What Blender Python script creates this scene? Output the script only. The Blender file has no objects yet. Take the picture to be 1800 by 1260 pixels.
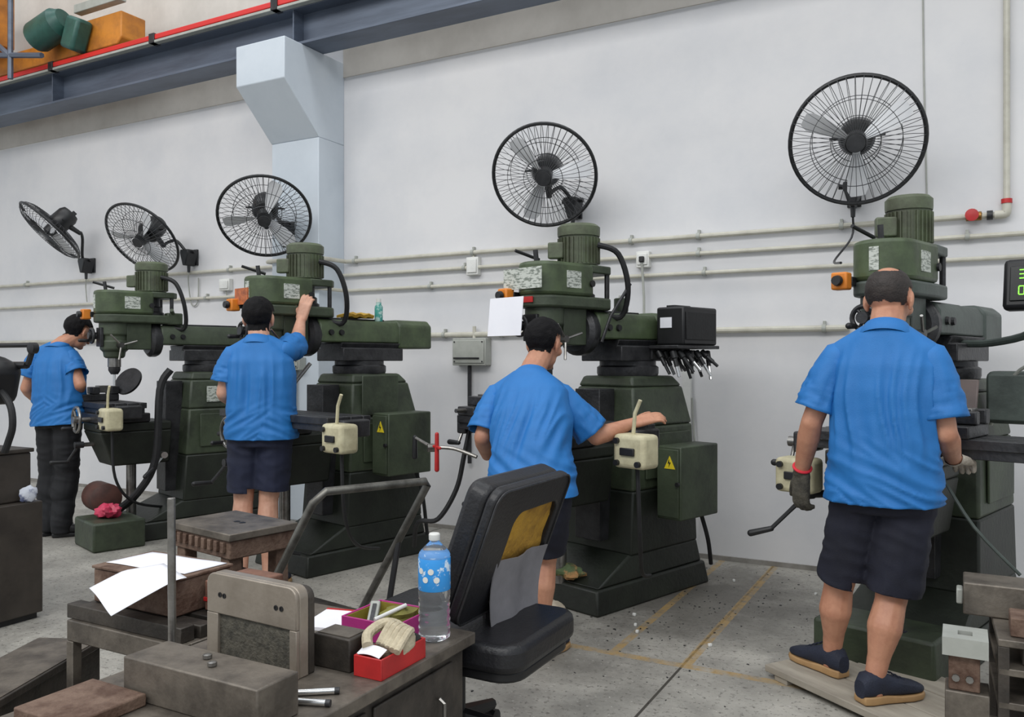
import bpy, bmesh, math, random
from mathutils import Vector, Matrix, Quaternion, noise

random.seed(7)
scene = bpy.context.scene
COL = scene.collection

# ------------------------------------------------------------------ camera
FPX, CX, HZ, CAMH = 1458.0, 900.0, 633.0, 1.32
YAW = math.radians(28.45)
FW = Vector((-math.sin(YAW), math.cos(YAW), 0))
RT = Vector((math.cos(YAW), math.sin(YAW), 0))
cam_d = bpy.data.cameras.new('camera')
cam_d.sensor_width = 36.0
cam_d.lens = 36.0 * FPX / 1800.0
cam_d.shift_y = (HZ - 630.0) / 1800.0
cam_d.clip_start = 0.05
cam = bpy.data.objects.new('camera', cam_d)
COL.objects.link(cam)
cam.location = (0, 0, CAMH)
cam.rotation_euler = (math.radians(90), 0, YAW)
scene.camera = cam

# ------------------------------------------------------------------ world, lights, exposure
scene.view_settings.view_transform = 'Standard'
scene.view_settings.look = 'None'
scene.view_settings.gamma = 1.0
scene.view_settings.exposure = 0.18
scene.view_settings.use_curve_mapping = False
world = bpy.data.worlds.new('hall_daylight')
scene.world = world
world.use_nodes = True
wb = world.node_tree.nodes['Background']
wb.inputs[0].default_value = (0.88, 0.945, 1.0, 1)
wb.inputs[1].default_value = 0.66


def overhead_area(name, loc, size, energy, aim, col=(1, 1, 1)):
    d = bpy.data.lights.new(name, 'AREA')
    d.shape = 'RECTANGLE'
    d.size, d.size_y = size
    d.energy = energy
    d.color = col
    o = bpy.data.objects.new(name, d)
    COL.objects.link(o)
    o.location = loc
    o.rotation_euler = (Vector(aim) - Vector(loc)).to_track_quat('-Z', 'Y').to_euler()
    return o


# two unseen roof lights added overhead, the first placed to brighten the lower wall
overhead_area('unseen_roof_light', (-2.5, -3.2, 7.0), (14, 2.2), 480, (-2.5, 4.2, 0.6), (1, 0.985, 0.96))
overhead_area('unseen_roof_light', (-2.5, 3.2, 8.5), (14, 1.2), 200, (-2.5, 3.2, 0), (0.97, 0.985, 1))


# ------------------------------------------------------------------ pixel helpers (1800x1260 frame)
def ray(px):
    return FW + RT * ((px - CX) / FPX)


def P(px, py, d):
    r = ray(px) * d
    return Vector((r.x, r.y, CAMH + (HZ - py) / FPX * d))


def G(px, py, z=0.0):
    return P(px, py, (CAMH - z) * FPX / (py - HZ))


WALL_Y = 5.48


def W(px, py, y=WALL_Y):
    return P(px, py, y / ray(px).y)


# ------------------------------------------------------------------ materials
def lin(c):
    return tuple(((v / 255) / 12.92 if v / 255 <= 0.04045 else ((v / 255 + 0.055) / 1.055) ** 2.4) for v in c) + (1,)


MATS = {}


def mat(name, c, rough=0.6, metal=0.0, c2=None, scale=6.0, amt=0.5, bump=0.0, bscale=60.0, spec=0.5, detail=5, lo=0.4, hi=0.65, stretch=None):
    if name in MATS:
        return MATS[name]
    m = bpy.data.materials.new(name)
    m.use_nodes = True
    nt = m.node_tree
    b = nt.nodes['Principled BSDF']
    b.inputs['Base Color'].default_value = lin(c)
    b.inputs['Roughness'].default_value = rough
    b.inputs['Metallic'].default_value = metal
    b.inputs['Specular IOR Level'].default_value = spec
    tc = nt.nodes.new('ShaderNodeTexCoord')
    src = tc.outputs['Object']
    if stretch:
        mp = nt.nodes.new('ShaderNodeMapping')
        mp.inputs['Scale'].default_value = stretch
        nt.links.new(src, mp.inputs[0])
        src = mp.outputs[0]
    if c2 is not None:
        n = nt.nodes.new('ShaderNodeTexNoise')
        n.inputs['Scale'].default_value = scale
        n.inputs['Detail'].default_value = detail
        n.inputs['Roughness'].default_value = 0.65
        nt.links.new(src, n.inputs['Vector'])
        r = nt.nodes.new('ShaderNodeValToRGB')
        r.color_ramp.elements[0].position = lo
        r.color_ramp.elements[1].position = hi
        r.color_ramp.elements[0].color = lin(c)
        e = r.color_ramp.elements[1]
        a, d = lin(c), lin(c2)
        e.color = tuple(a[i] * (1 - amt) + d[i] * amt for i in range(3)) + (1,)
        nt.links.new(n.outputs['Fac'], r.inputs['Fac'])
        nt.links.new(r.outputs['Color'], b.inputs['Base Color'])
    if bump > 0:
        n2 = nt.nodes.new('ShaderNodeTexNoise')
        n2.inputs['Scale'].default_value = bscale
        n2.inputs['Detail'].default_value = 4
        nt.links.new(src, n2.inputs['Vector'])
        bp = nt.nodes.new('ShaderNodeBump')
        bp.inputs['Strength'].default_value = bump
        bp.inputs['Distance'].default_value = 0.01
        nt.links.new(n2.outputs['Fac'], bp.inputs['Height'])
        nt.links.new(bp.outputs['Normal'], b.inputs['Normal'])
    MATS[name] = m
    return m


def emis(name, c, s):
    m = mat(name, c)
    b = m.node_tree.nodes['Principled BSDF']
    b.inputs['Emission Color'].default_value = lin(c)
    b.inputs['Emission Strength'].default_value = s
    return m


M_GREEN = mat('green_machine_paint', (76, 90, 62), 0.45, 0, (32, 36, 30), 5, 0.75, 0.15, 40, lo=0.42, hi=0.72)
M_DGREEN = mat('dark_green_machine_paint', (66, 76, 58), 0.5, 0, (30, 33, 28), 4, 0.8, 0.2, 40, lo=0.4, hi=0.7)
M_OILSHADE = mat('oil_and_shade_paint', (38, 43, 35), 0.5, 0, (17, 18, 16), 4, 0.8, 0.2, 40, lo=0.4, hi=0.7)  # oily near-black, also carries painted-in shade on the lower columns
M_GGREEN = mat('grey_green_machine_paint', (80, 89, 84), 0.5, 0, (45, 50, 48), 4, 0.7, 0.15, 40)
M_MOTOR = mat('olive_motor_paint', (92, 102, 78), 0.5, 0, (60, 58, 48), 8, 0.7, 0.15, 40)
M_IRON = mat('oily_cast_iron', (62, 62, 64), 0.42, 0.35, (30, 30, 32), 7, 0.8, 0.25, 50)
M_STEEL = mat('ground_steel', (150, 148, 145), 0.32, 0.85, (90, 86, 80), 9, 0.7, 0.08, 90)
M_CHROME = mat('bright_steel', (205, 205, 205), 0.22, 0.9)
M_BLACK = mat('black_plastic', (24, 24, 26), 0.45, 0, (36, 36, 38), 12, 0.5)
M_RUBBER = mat('black_rubber', (20, 20, 22), 0.6, 0, (34, 34, 36), 20, 0.5, 0.1, 60)
M_CREAM = mat('cream_plastic', (205, 198, 165), 0.5, 0, (150, 140, 110), 9, 0.6)
M_WHITE = mat('white_plastic', (226, 226, 222), 0.5, 0, (200, 200, 196), 8, 0.5)
M_GREYBOX = mat('grey_enamel', (170, 172, 165), 0.5, 0, (140, 142, 135), 8, 0.5)
M_RED = mat('red_plastic', (190, 40, 40), 0.45, 0, (140, 26, 28), 8, 0.5)
M_ORANGE = mat('orange_plastic', (220, 130, 40), 0.5, 0, (180, 95, 25), 8, 0.5)
M_YELLOW = mat('yellow_sticker', (222, 200, 40), 0.5)
M_PAPER = mat('white_paper', (238, 238, 244), 0.8, 0, (228, 228, 236), 5, 0.5)
M_PLATE = mat('printed_nameplate', (196, 200, 192), 0.4, 0, (110, 118, 108), 34, 0.9, lo=0.5, hi=0.56, stretch=(1, 1, 3))
M_FAN = mat('black_fan_enamel', (26, 27, 29), 0.4, 0, (44, 45, 47), 14, 0.5)
M_WIRE = mat('grey_grille_wire', (58, 59, 62), 0.4, 0.4, (84, 85, 88), 14, 0.5)
M_BLADE = mat('grey_fan_blade', (226, 227, 230), 0.4, 0.0, (210, 212, 216), 8, 0.5)
M_PIPE = mat('painted_pipe', (200, 197, 184), 0.45, 0, (168, 164, 150), 6, 0.6)
M_RUST = mat('rusty_iron', (120, 98, 84), 0.75, 0.15, (78, 54, 42), 14, 0.9, 0.4, 70)
M_WORN = mat('worn_steel_plate', (122, 114, 104), 0.48, 0.45, (78, 72, 66), 8, 0.85, 0.15, 70)
M_DARKST = mat('dark_oiled_steel', (74, 68, 62), 0.5, 0.3, (42, 39, 36), 8, 0.85, 0.2, 70)
M_BROWN = mat('brown_steel_cabinet', (66, 60, 54), 0.5, 0.1, (46, 41, 37), 5, 0.8)


# ------------------------------------------------------------------ mesh builder
class MB:
    def __init__(self):
        self.v = []
        self.f = []

    def add(self, vs, fs, M=None):
        o = len(self.v)
        self.v += [(M @ Vector(p)) if M else Vector(p) for p in vs]
        self.f += [tuple(i + o for i in f) for f in fs]
        return self

    def box(self, c, s, R=None):
        hx, hy, hz = s[0] / 2, s[1] / 2, s[2] / 2
        vs = [Vector((x, y, z)) for z in (-hz, hz) for x, y in ((-hx, -hy), (hx, -hy), (hx, hy), (-hx, hy))]
        if R:
            vs = [R @ p for p in vs]
        c = Vector(c)
        return self.add([p + c for p in vs], [(3, 2, 1, 0), (4, 5, 6, 7), (0, 1, 5, 4), (1, 2, 6, 5), (2, 3, 7, 6), (3, 0, 4, 7)])

    def bx(self, x0, x1, y0, y1, z0, z1):
        return self.box(((x0 + x1) / 2, (y0 + y1) / 2, (z0 + z1) / 2), (abs(x1 - x0), abs(y1 - y0), abs(z1 - z0)))

    def frustum(self, a, z0, b, z1):
        vs = [(a[0], a[2], z0), (a[1], a[2], z0), (a[1], a[3], z0), (a[0], a[3], z0), (b[0], b[2], z1), (b[1], b[2], z1), (b[1], b[3], z1), (b[0], b[3], z1)]
        return self.add(vs, [(3, 2, 1, 0), (4, 5, 6, 7), (0, 1, 5, 4), (1, 2, 6, 5), (2, 3, 7, 6), (3, 0, 4, 7)])

    def prism(self, poly, lo, hi, fn):
        n = len(poly)
        vs = [fn(p[0], p[1], lo) for p in poly] + [fn(p[0], p[1], hi) for p in poly]
        fs = [tuple(reversed(range(n))), tuple(range(n, 2 * n))] + [(i, (i + 1) % n, n + (i + 1) % n, n + i) for i in range(n)]
        return self.add(vs, fs)

    def rings(self, rs, cap=True, closed=False):
        n = len(rs[0])
        o = len(self.v)
        for r in rs:
            self.v += [Vector(p) for p in r]
        k = len(rs)
        for i in range(k if closed else k - 1):
            a, b = o + i * n, o + ((i + 1) % k) * n
            for j in range(n):
                self.f.append((a + j, a + (j + 1) % n, b + (j + 1) % n, b + j))
        if cap and not closed:
            self.f.append(tuple(o + j for j in reversed(range(n))))
            self.f.append(tuple(o + (k - 1) * n + j for j in range(n)))
        return self

    def lathe(self, prof, org, ax=(0, 0, 1), n=24):
        q = Vector((0, 0, 1)).rotation_difference(Vector(ax).normalized())
        org = Vector(org)
        rs = []
        for r, z in prof:
            r = max(r, 1e-4)
            rs.append([org + q @ Vector((r * math.cos(t), r * math.sin(t), z)) for t in [2 * math.pi * j / n for j in range(n)]])
        return self.rings(rs)

    def cyl(self, a, b, r0, r1=None, n=16):
        a, b = Vector(a), Vector(b)
        r1 = r0 if r1 is None else r1
        L = (b - a).length
        return self.lathe([(r0, 0), (r1, L)], a, b - a, n)

    def tube(self, pts, r, n=8, closed=False, smooth=0):
        pts = [Vector(p) for p in pts]
        if smooth:
            pts = spline(pts, smooth, closed)
        k = len(pts)
        tang = []
        for i in range(k):
            if closed:
                t = pts[(i + 1) % k] - pts[i - 1]
            else:
                t = pts[min(i + 1, k - 1)] - pts[max(i - 1, 0)]
            tang.append(t.normalized())
        u = tang[0].orthogonal().normalized()
        rs = []
        for i in range(k):
            t = tang[i]
            u = (u - t * u.dot(t))
            u = u.normalized() if u.length > 1e-6 else t.orthogonal().normalized()
            w = t.cross(u)
            rr = r[i] if isinstance(r, (list, tuple)) else r
            rs.append([pts[i] + (u * math.cos(2 * math.pi * j / n) + w * math.sin(2 * math.pi * j / n)) * rr for j in range(n)])
        return self.rings(rs, closed=closed)

    def ell(self, c, rad, R=None, n=20, m=12):
        c = Vector(c)
        rs = []
        for i in range(m + 1):
            a = -math.pi / 2 + math.pi * (i + 0.02) / (m + 0.04)
            row = []
            for j in range(n):
                t = 2 * math.pi * j / n
                p = Vector((rad[0] * math.cos(a) * math.cos(t), rad[1] * math.cos(a) * math.sin(t), rad[2] * math.sin(a)))
                row.append(c + (R @ p if R else p))
            rs.append(row)
        return self.rings(rs)

    def cap(self, a, b, ra, rb=None, n=14):
        """capsule with round ends"""
        a, b = Vector(a), Vector(b)
        rb = ra if rb is None else rb
        L = (b - a).length
        prof = []
        for i in range(5):
            t = math.pi / 2 * i / 5
            prof.append((ra * math.sin(t) + 1e-4, -ra * math.cos(t)))
        prof += [(ra, 0), (rb, L)]
        for i in range(1, 6):
            t = math.pi / 2 * i / 5
            prof.append((rb * math.cos(t) + 1e-4, L + rb * math.sin(t)))
        return self.lathe(prof, a, (b - a) if L > 1e-6 else (0, 0, 1), n)

    def mesh(self, name):
        me = bpy.data.meshes.new(name)
        me.from_pydata([tuple(p) for p in self.v], [], self.f)
        bm = bmesh.new()
        bm.from_mesh(me)
        bmesh.ops.recalc_face_normals(bm, faces=bm.faces)
        bm.to_mesh(me)
        bm.free()
        return me

    def build(self, name, m, parent=None, bevel=0.0, label=None, seg=2, sharp=35, top=False, loc=None):
        if top or parent is None:
            if loc is None:
                xs = [p.x for p in self.v]
                ys = [p.y for p in self.v]
                loc = Vector(((min(xs) + max(xs)) / 2, (min(ys) + max(ys)) / 2, min(p.z for p in self.v)))
            self.v = [p - Vector(loc) for p in self.v]
        me = self.mesh(name)
        o = link(name, me, m, parent, sharp)
        if loc is not None:
            o.location = loc
        if bevel > 0:
            md = o.modifiers.new('bevel', 'BEVEL')
            md.width = bevel
            md.segments = seg
            md.limit_method = 'ANGLE'
            md.angle_limit = math.radians(40)
        if label:
            o['label'] = label
        return o


def link(name, me, m, parent=None, sharp=35):
    for p in me.polygons:
        p.use_smooth = True
    if sharp:
        me.set_sharp_from_angle(angle=math.radians(sharp))
    if m and not me.materials:
        me.materials.append(m)
    o = bpy.data.objects.new(name, me)
    COL.objects.link(o)
    if parent:
        o.parent = parent
    return o


def spline(pts, k=6, closed=False):
    out = []
    n = len(pts)
    rng = range(n if closed else n - 1)
    for i in rng:
        p0 = pts[(i - 1) % n] if closed or i > 0 else pts[0]
        p1, p2 = pts[i], pts[(i + 1) % n]
        p3 = pts[(i + 2) % n] if closed or i + 2 < n else pts[-1]
        for j in range(k):
            t = j / k
            out.append(0.5 * ((2 * p1) + (p2 - p0) * t + (2 * p0 - 5 * p1 + 4 * p2 - p3) * t * t + (3 * p1 - p0 - 3 * p2 + p3) * t ** 3))
    if not closed:
        out.append(pts[-1])
    return out


def tag(o, label, cat, group=None):
    o['label'] = label
    o['category'] = cat
    if group:
        o['group'] = group
    return o


def thing(name, label, cat, loc=(0, 0, 0), rz=0.0, group=None):
    o = bpy.data.objects.new(name, None)
    COL.objects.link(o)
    o.empty_display_size = 0.1
    o.location = loc
    o.rotation_euler = (0, 0, rz)
    return tag(o, label, cat, group)


def structure(o):
    o['kind'] = 'structure'
    return o


# ------------------------------------------------------------------ the setting
def floor_material():
    m = bpy.data.materials.new('worn_concrete')
    m.use_nodes = True
    nt = m.node_tree
    N, L = nt.nodes, nt.links
    b = N['Principled BSDF']
    b.inputs['Roughness'].default_value = 0.55
    tc = N.new('ShaderNodeTexCoord')

    def noise_(s, d=6, r=0.6, vec=None):
        n = N.new('ShaderNodeTexNoise')
        n.inputs['Scale'].default_value = s
        n.inputs['Detail'].default_value = d
        n.inputs['Roughness'].default_value = r
        L.new(vec or tc.outputs['Object'], n.inputs['Vector'])
        return n.outputs['Fac']

    def ramp(f, p0, p1, c0=(0, 0, 0, 1), c1=(1, 1, 1, 1)):
        r = N.new('ShaderNodeValToRGB')
        r.color_ramp.elements[0].position = p0
        r.color_ramp.elements[1].position = p1
        r.color_ramp.elements[0].color = c0
        r.color_ramp.elements[1].color = c1
        L.new(f, r.inputs['Fac'])
        return r.outputs['Color']

    def mix(f, a, c, blend='MIX'):
        x = N.new('ShaderNodeMixRGB')
        x.blend_type = blend
        if isinstance(f, float):
            x.inputs[0].default_value = f
        else:
            L.new(f, x.inputs[0])
        for i, v in ((1, a), (2, c)):
            if isinstance(v, tuple):
                x.inputs[i].default_value = v
            else:
                L.new(v, x.inputs[i])
        return x.outputs[0]

    def math_(op, a, c=None):
        x = N.new('ShaderNodeMath')
        x.operation = op
        for i, v in ((0, a), (1, c)):
            if v is None:
                continue
            if isinstance(v, float):
                x.inputs[i].default_value = v
            else:
                L.new(v, x.inputs[i])
        return x.outputs[0]

    base = ramp(noise_(3.0, 8), 0.32, 0.7, lin((144, 141, 134)), lin((184, 180, 171)))
    base = mix(ramp(noise_(1.1, 6, 0.7), 0.48, 0.68), base, lin((122, 119, 113)))
    base = mix(ramp(noise_(45, 3, 0.7), 0.56, 0.66), base, lin((108, 105, 99)))
    base = mix(ramp(noise_(60, 2), 0.66, 0.74), base, lin((196, 193, 186)))
    sep = N.new('ShaderNodeSeparateXYZ')
    L.new(tc.outputs['Object'], sep.inputs[0])
    X, Y = sep.outputs[0], sep.outputs[1]

    def strip(v, at, half):
        return math_('LESS_THAN', math_('ABSOLUTE', math_('SUBTRACT', v, float(at))), float(half))

    # oily dirt in the aisle between the machines
    dx = math_('MULTIPLY', math_('SUBTRACT', X, -1.25), 1.2)
    dy = math_('MULTIPLY', math_('SUBTRACT', Y, 4.5), 0.9)
    dist = math_('SQRT', math_('ADD', math_('MULTIPLY', dx, dx), math_('MULTIPLY', dy, dy)))
    blot = math_('SUBTRACT', math_('ADD', noise_(5, 7, 0.75), 0.55), dist)
    base = mix(ramp(blot, 0.15, 0.75, (0, 0, 0, 1), (0.75, 0.75, 0.75, 1)), base, lin((80, 76, 70)))
    # slab joints
    j = math_('MAXIMUM', strip(X, -1.06, 0.006), strip(X, -3.6, 0.006))
    j = math_('MAXIMUM', j, strip(Y, 2.0, 0.004))
    base = mix(j, base, lin((70, 66, 60)))
    # worn yellow floor marking
    inb = math_('GREATER_THAN', Y, 3.48)
    yl = math_('MULTIPLY', math_('MAXIMUM', strip(X, -1.05, 0.024), strip(X, -1.385, 0.02)), inb)
    inx = math_('MULTIPLY', math_('GREATER_THAN', X, -1.75), math_('LESS_THAN', X, -0.1))
    yl = math_('MAXIMUM', yl, math_('MULTIPLY', strip(Y, 3.505, 0.026), inx))
    wear = ramp(noise_(14, 6, 0.7), 0.42, 0.62, (0.75, 0.75, 0.75, 1), (0.12, 0.12, 0.12, 1))
    base = mix(math_('MULTIPLY', yl, wear), base, lin((172, 140, 82)))
    L.new(base, b.inputs['Base Color'])
    bp = N.new('ShaderNodeBump')
    bp.inputs['Strength'].default_value = 0.25
    bp.inputs['Distance'].default_value = 0.006
    L.new(noise_(70, 5), bp.inputs['Height'])
    L.new(bp.outputs[0], b.inputs['Normal'])
    return m


fl = MB().bx(-16, 7, -6, WALL_Y + 0.3, -0.2, 0)
structure(fl.build('floor', floor_material(), loc=(0, 0, 0)))
M_WALL = mat('white_wall_paint', (222, 221, 222), 0.7, 0, (206, 207, 211), 1.3, 0.9, 0.06, 30, lo=0.4, hi=0.75)
M_PIL = mat('pilaster_paint', (200, 208, 216), 0.7, 0, (190, 199, 208), 2, 0.8, 0.05, 30)
M_BAND = mat('beige_band', (206, 200, 192), 0.75, 0, (188, 182, 174), 2, 0.8)
structure(MB().bx(-16, 7, WALL_Y, WALL_Y + 0.3, 0, 6.5).build('wall_back', M_WALL, loc=(0, 0, 0)))
structure(MB().bx(-16, -5.096, WALL_Y - 0.012, WALL_Y, 3.69, 6.5).build('upper_wall_1', M_BAND))  # upper wall strip, beiger than the wall below
structure(MB().bx(-4.58, 7, WALL_Y - 0.012, WALL_Y, 3.70, 6.5).build('upper_wall_2', M_BAND))
pil = MB()
pil.bx(-5.09, -4.58, 5.163, WALL_Y, 0, 3.13)
pil.prism([(5.163, 3.13), (WALL_Y, 3.13), (WALL_Y, 3.82), (4.777, 3.82), (4.777, 3.50)], -5.096, -4.58, lambda a, b, t: (t, a, b))
structure(pil.build('wall_pilaster', M_PIL, bevel=0.006))
# skirting dirt line at the foot of the wall
structure(MB().bx(-16, 7, WALL_Y - 0.012, WALL_Y, 0, 0.03).build('baseboard_back', mat('cement_skirting', (150, 146, 140), 0.8, 0, (110, 106, 100), 5, 0.8)))

# ------------------------------------------------------------------ overhead crane
M_BEAM = mat('blue_grey_steel', (98, 108, 124), 0.45, 0.2, (72, 80, 94), 3, 0.8, stretch=(0.3, 1, 3))
bm_ = thing('runway_beam', 'blue-grey steel crane runway beam resting on the white corbel', 'steel beam', (-5, 5.1, 3.82))
MB().bx(-11, 7, -0.13, 0.13, 0.0, 0.022).build('bottom_flange', M_BEAM, bm_, 0.003)
MB().bx(-11, 7, -0.13, 0.13, 0.29, 0.312).build('top_flange', M_BEAM, bm_, 0.003)
MB().bx(-11, 7, -0.007, 0.007, 0.022, 0.29).build('web', M_BEAM, bm_)
MB().bx(-11, 7, -0.022, 0.022, 0.312, 0.345).build('rail', M_IRON, bm_, 0.004)
for x in (-2.8, 0.32):
    MB().bx(x - 0.006, x + 0.006, -0.12, 0.12, 0.022, 0.29).build('stiffener', M_BEAM, bm_)
MB().box((0.16, 0, -0.012), (0.4, 0.24, 0.024)).build('bearing_pad', M_IRON, bm_, 0.003)
cb = thing('conductor_bar', 'long red power conductor bar running along the crane beam', 'conductor bar', (-5, 4.93, 4.14))
MB().bx(-11, 7, -0.02, 0.02, 0.0, 0.045).build('red_insulation', mat('red_conductor', (214, 44, 40), 0.4, 0, (170, 30, 30), 2, 0.5, stretch=(0.4, 1, 1)), cb, 0.006)
MB().bx(-11, 7, -0.025, 0.03, -0.03, -0.008).build('white_carrier', M_GREYBOX, cb, 0.003)
for i in range(9):
    MB().bx(-10 + i * 1.45, -9.93 + i * 1.45, -0.03, 0.06, -0.03, 0.055).build('hanger', M_IRON, cb, 0.004)
M_CRANE = mat('orange_crane_paint', (206, 132, 44), 0.5, 0, (150, 92, 40), 4, 0.8)
M_TEAL = mat('teal_motor_paint', (46, 92, 82), 0.45, 0, (30, 62, 58), 6, 0.7)
cr = thing('overhead_crane', 'orange overhead crane end carriage with teal drive motor, top left', 'crane', (-7.9, 5.1, 4.165))
tr = MB()
tr.prism([(-1.6, 0.06), (1.08, 0.06), (1.14, 0.12), (1.14, 0.36), (0.5, 0.36), (0.35, 0.26), (-1.6, 0.26)], -0.13, 0.13, lambda a, b, t: (a, t, b))
tr.build('end_carriage', M_CRANE, cr, 0.012)
for x in (-1.2, 0.85):
    MB().lathe([(0.06, -0.05), (0.12, -0.05), (0.12, -0.03), (0.1, -0.03), (0.1, 0.03), (0.12, 0.03), (0.12, 0.05), (0.06, 0.05)], (x, 0, 0.1), (0, 1, 0), 24).build('wheel', M_IRON, cr)
MB().bx(-1.3, -0.55, -6.5, -0.1, 0.3, 0.95).build('bridge_girder', M_CRANE, cr, 0.01)
dm = MB().lathe([(0.07, 0), (0.13, 0.02), (0.145, 0.05), (0.145, 0.34), (0.12, 0.37), (0.1, 0.42)], (0.1, -0.3, 0.22), (0.78, 0.1, 0.28), 20)
o_ = dm.build('drive_motor', M_TEAL, cr)
MB().box((0.62, -0.22, 0.2), (0.2, 0.16, 0.3), Matrix.Rotation(0.4, 3, 'Y')).build('gearbox', M_TEAL, cr, 0.03)
ws = MB()
for (a, b) in (((-0.95, -0.35, 0.0), (-0.95, -0.35, 0.8)), ((-0.2, -0.35, -0.12), (-0.2, -0.35, 0.85)), ((-0.95, -0.35, 0.62), (-0.2, -0.35, 0.1)), ((-1.3, -0.35, 0.3), (0.3, -0.35, 0.02)), ((-0.95, -0.35, 0.75), (0.9, -0.35, 0.62))):
    ws.tube([a, b], 0.026, 6)
ws.build('walkway_strut', M_BEAM, cr)
MB().bx(0.55, 1.2, -0.2, -0.12, 0.42, 0.5).build('cable_tray', M_GREYBOX, cr, 0.005)

# ------------------------------------------------------------------ pipes and boxes on the wall
PY = WALL_Y - 0.035
XL, XP0, XP1 = -14.0, -5.09, -4.58


def wall_pipe(name, z, r, label, x1, wrap=True, x0=XL, clamps=(), end=None):
    t = thing(name, label, 'pipe', (0, PY, z))
    yf = 5.163 - 0.035 - PY
    if wrap:
        pts = [(x0, 0, 0), (XP0 - 0.05, 0, 0), (XP0 - 0.035, yf + 0.02, 0), (XP0, yf, 0), (XP1, yf, 0), (XP1 + 0.035, yf + 0.02, 0), (XP1 + 0.05, 0, 0), (x1, 0, 0)]
    else:
        pts = [(x0, 0, 0), (x1, 0, 0)]
    MB().tube(pts + (end or []), r, 10).build('pipe', M_PIPE, t)
    for x in clamps:
        mb = MB().lathe([(r + 0.006, -0.012), (r + 0.006, 0.012)], (x, 0, 0), (1, 0, 0), 12)
        mb.box((x, 0.022, 0.012), (0.016, 0.03, r * 2 + 0.03))
        mb.build('clamp', M_GREYBOX, t)
    return t


wx = lambda px: W(px, 600).x
wall_pipe('wall_pipe', 2.145, 0.017, 'uppermost of the four painted pipes along the wall, ending in a red valve', wx(1762), clamps=[wx(p) for p in (628, 835, 1112, 1230, 1480)] + [-5.9, -7.2, -9, -10.5],
          end=[(wx(1769), 0, 0.02), (wx(1769), 0, 0.06), (wx(1769), 0, 3.5)])
wall_pipe('wall_pipe', 2.03, 0.015, 'second painted pipe from the top along the wall', 7, clamps=[wx(p) for p in (820, 1230, 1700)], x0=XP1, wrap=False)
wall_pipe('wall_pipe', 1.90, 0.014, 'third painted pipe from the top, thin grey cable pipe', 7, clamps=[wx(p) for p in (760, 1240)] + [-6.2, -7.1])
wall_pipe('wall_pipe', 1.517, 0.020, 'lowest painted pipe at chest height along the wall', wx(1495), clamps=[wx(p) for p in (785, 885, 1245, 1450)] + [-7.5])
vt = thing('pipe_valve', 'small red-handled brass valve on the uppermost wall pipe', 'valve', (wx(1708), PY, 2.145))
MB().cyl((-0.03, 0, 0), (0.05, 0, 0), 0.026).build('valve_body', mat('brass', (150, 110, 60), 0.35, 0.8), vt, 0.004)
MB().cyl((0, -0.02, 0), (0, -0.055, 0), 0.012).build('stem', M_IRON, vt)
MB().lathe([(0.008, 0), (0.035, 0.004), (0.035, 0.012), (0.008, 0.016)], (0, -0.055, 0), (0, -1, 0), 16).build('hand_knob', M_RED, vt)
MB().lathe([(0.027, 0), (0.027, 0.03)], (0.075, 0, 0), (1, 0, 0), 14).build('union_nut', M_IRON, vt)
el = thing('pipe_elbow', 'cream elbow fitting where the upper pipe turns up the wall', 'pipe fitting', (wx(1769), PY, 2.145))
MB().tube([(-0.06, 0, 0), (-0.01, 0, 0), (0, 0, 0.02), (0, 0, 0.07)], 0.024, 12, smooth=3).build('elbow', M_PIPE, el)
MB().cyl((0, 0, 0.06), (0, 0, 0.085), 0.028).build('collar', M_RED, el)
tag(MB().tube([(wx(1630), WALL_Y - 0.006, 2.2), (wx(1624), WALL_Y - 0.006, 3.0), (wx(1612), WALL_Y - 0.006, 6.4)], 0.005, 6).build('wall_cable', M_GREYBOX), 'thin grey cable hanging down the upper right wall', 'cable')


def wall_box(name, px0, py0, px1, py1, dep, m, label, cat, y=WALL_Y, lid=True, screws=True):
    a, b = W(px0, py1, y), W(px1, py0, y)
    t = thing(name, label, cat, ((a.x + b.x) / 2, y, a.z))
    w, h = b.x - a.x, b.z - a.z
    MB().bx(-w / 2, w / 2, -dep, 0, 0, h).build('box', m, t, 0.006)
    if lid:
        MB().bx(-w / 2 + 0.012, w / 2 - 0.012, -dep - 0.01, -dep, 0.018, h - 0.018).build('cover', m, t, 0.004)
    if screws:
        for sx in (-1, 1):
            for z in (0.03, h - 0.03):
                MB().cyl((sx * (w / 2 - 0.025), -dep - 0.01, z), (sx * (w / 2 - 0.025), -dep - 0.014, z), 0.006, n=8).build('screw', M_IRON, t)
    return t, w, h


t, w, h = wall_box('switch_box', 806, 594, 864, 642, 0.09, M_GREYBOX, 'grey enamel switch box on the wall left of the third worker', 'switch box')
MB().bx(-w / 2 + 0.02, w / 2 - 0.05, -0.112, -0.1, 0.05, 0.062).build('hinge_bar', M_IRON, t, 0.003)
MB().tube([(-0.02, -0.045, 0), (-0.02, -0.045, -0.75)], 0.016, 10).build('conduit', M_IRON, t)
MB().cyl((0.02, -0.04, h), (0.02, -0.04, h + 0.09), 0.014).build('inlet_conduit', M_PIPE, t)
t, w, h = wall_box('junction_box', 825, 452, 846, 485, 0.05, M_WHITE, 'small white junction box on the wall pipes left of the third milling machine', 'junction box', screws=False)
MB().cyl((0, -0.025, h), (0, -0.025, h + 0.05), 0.01).build('inlet_conduit', M_PIPE, t)
t, w, h = wall_box('wall_outlet', 1122, 442, 1145, 472, 0.05, M_WHITE, 'small white wall outlet with a cable dropping to the machine', 'outlet', screws=False)
MB().box((0, -0.065, 0.055), (0.035, 0.03, 0.04)).build('plug', M_BLACK, t, 0.006)
MB().tube([(0.0, -0.06, 0.03), (0.01, -0.045, -0.2), (0.01, -0.045, -0.42)], 0.009, 8).build('cable', M_GREYBOX, t)
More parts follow.
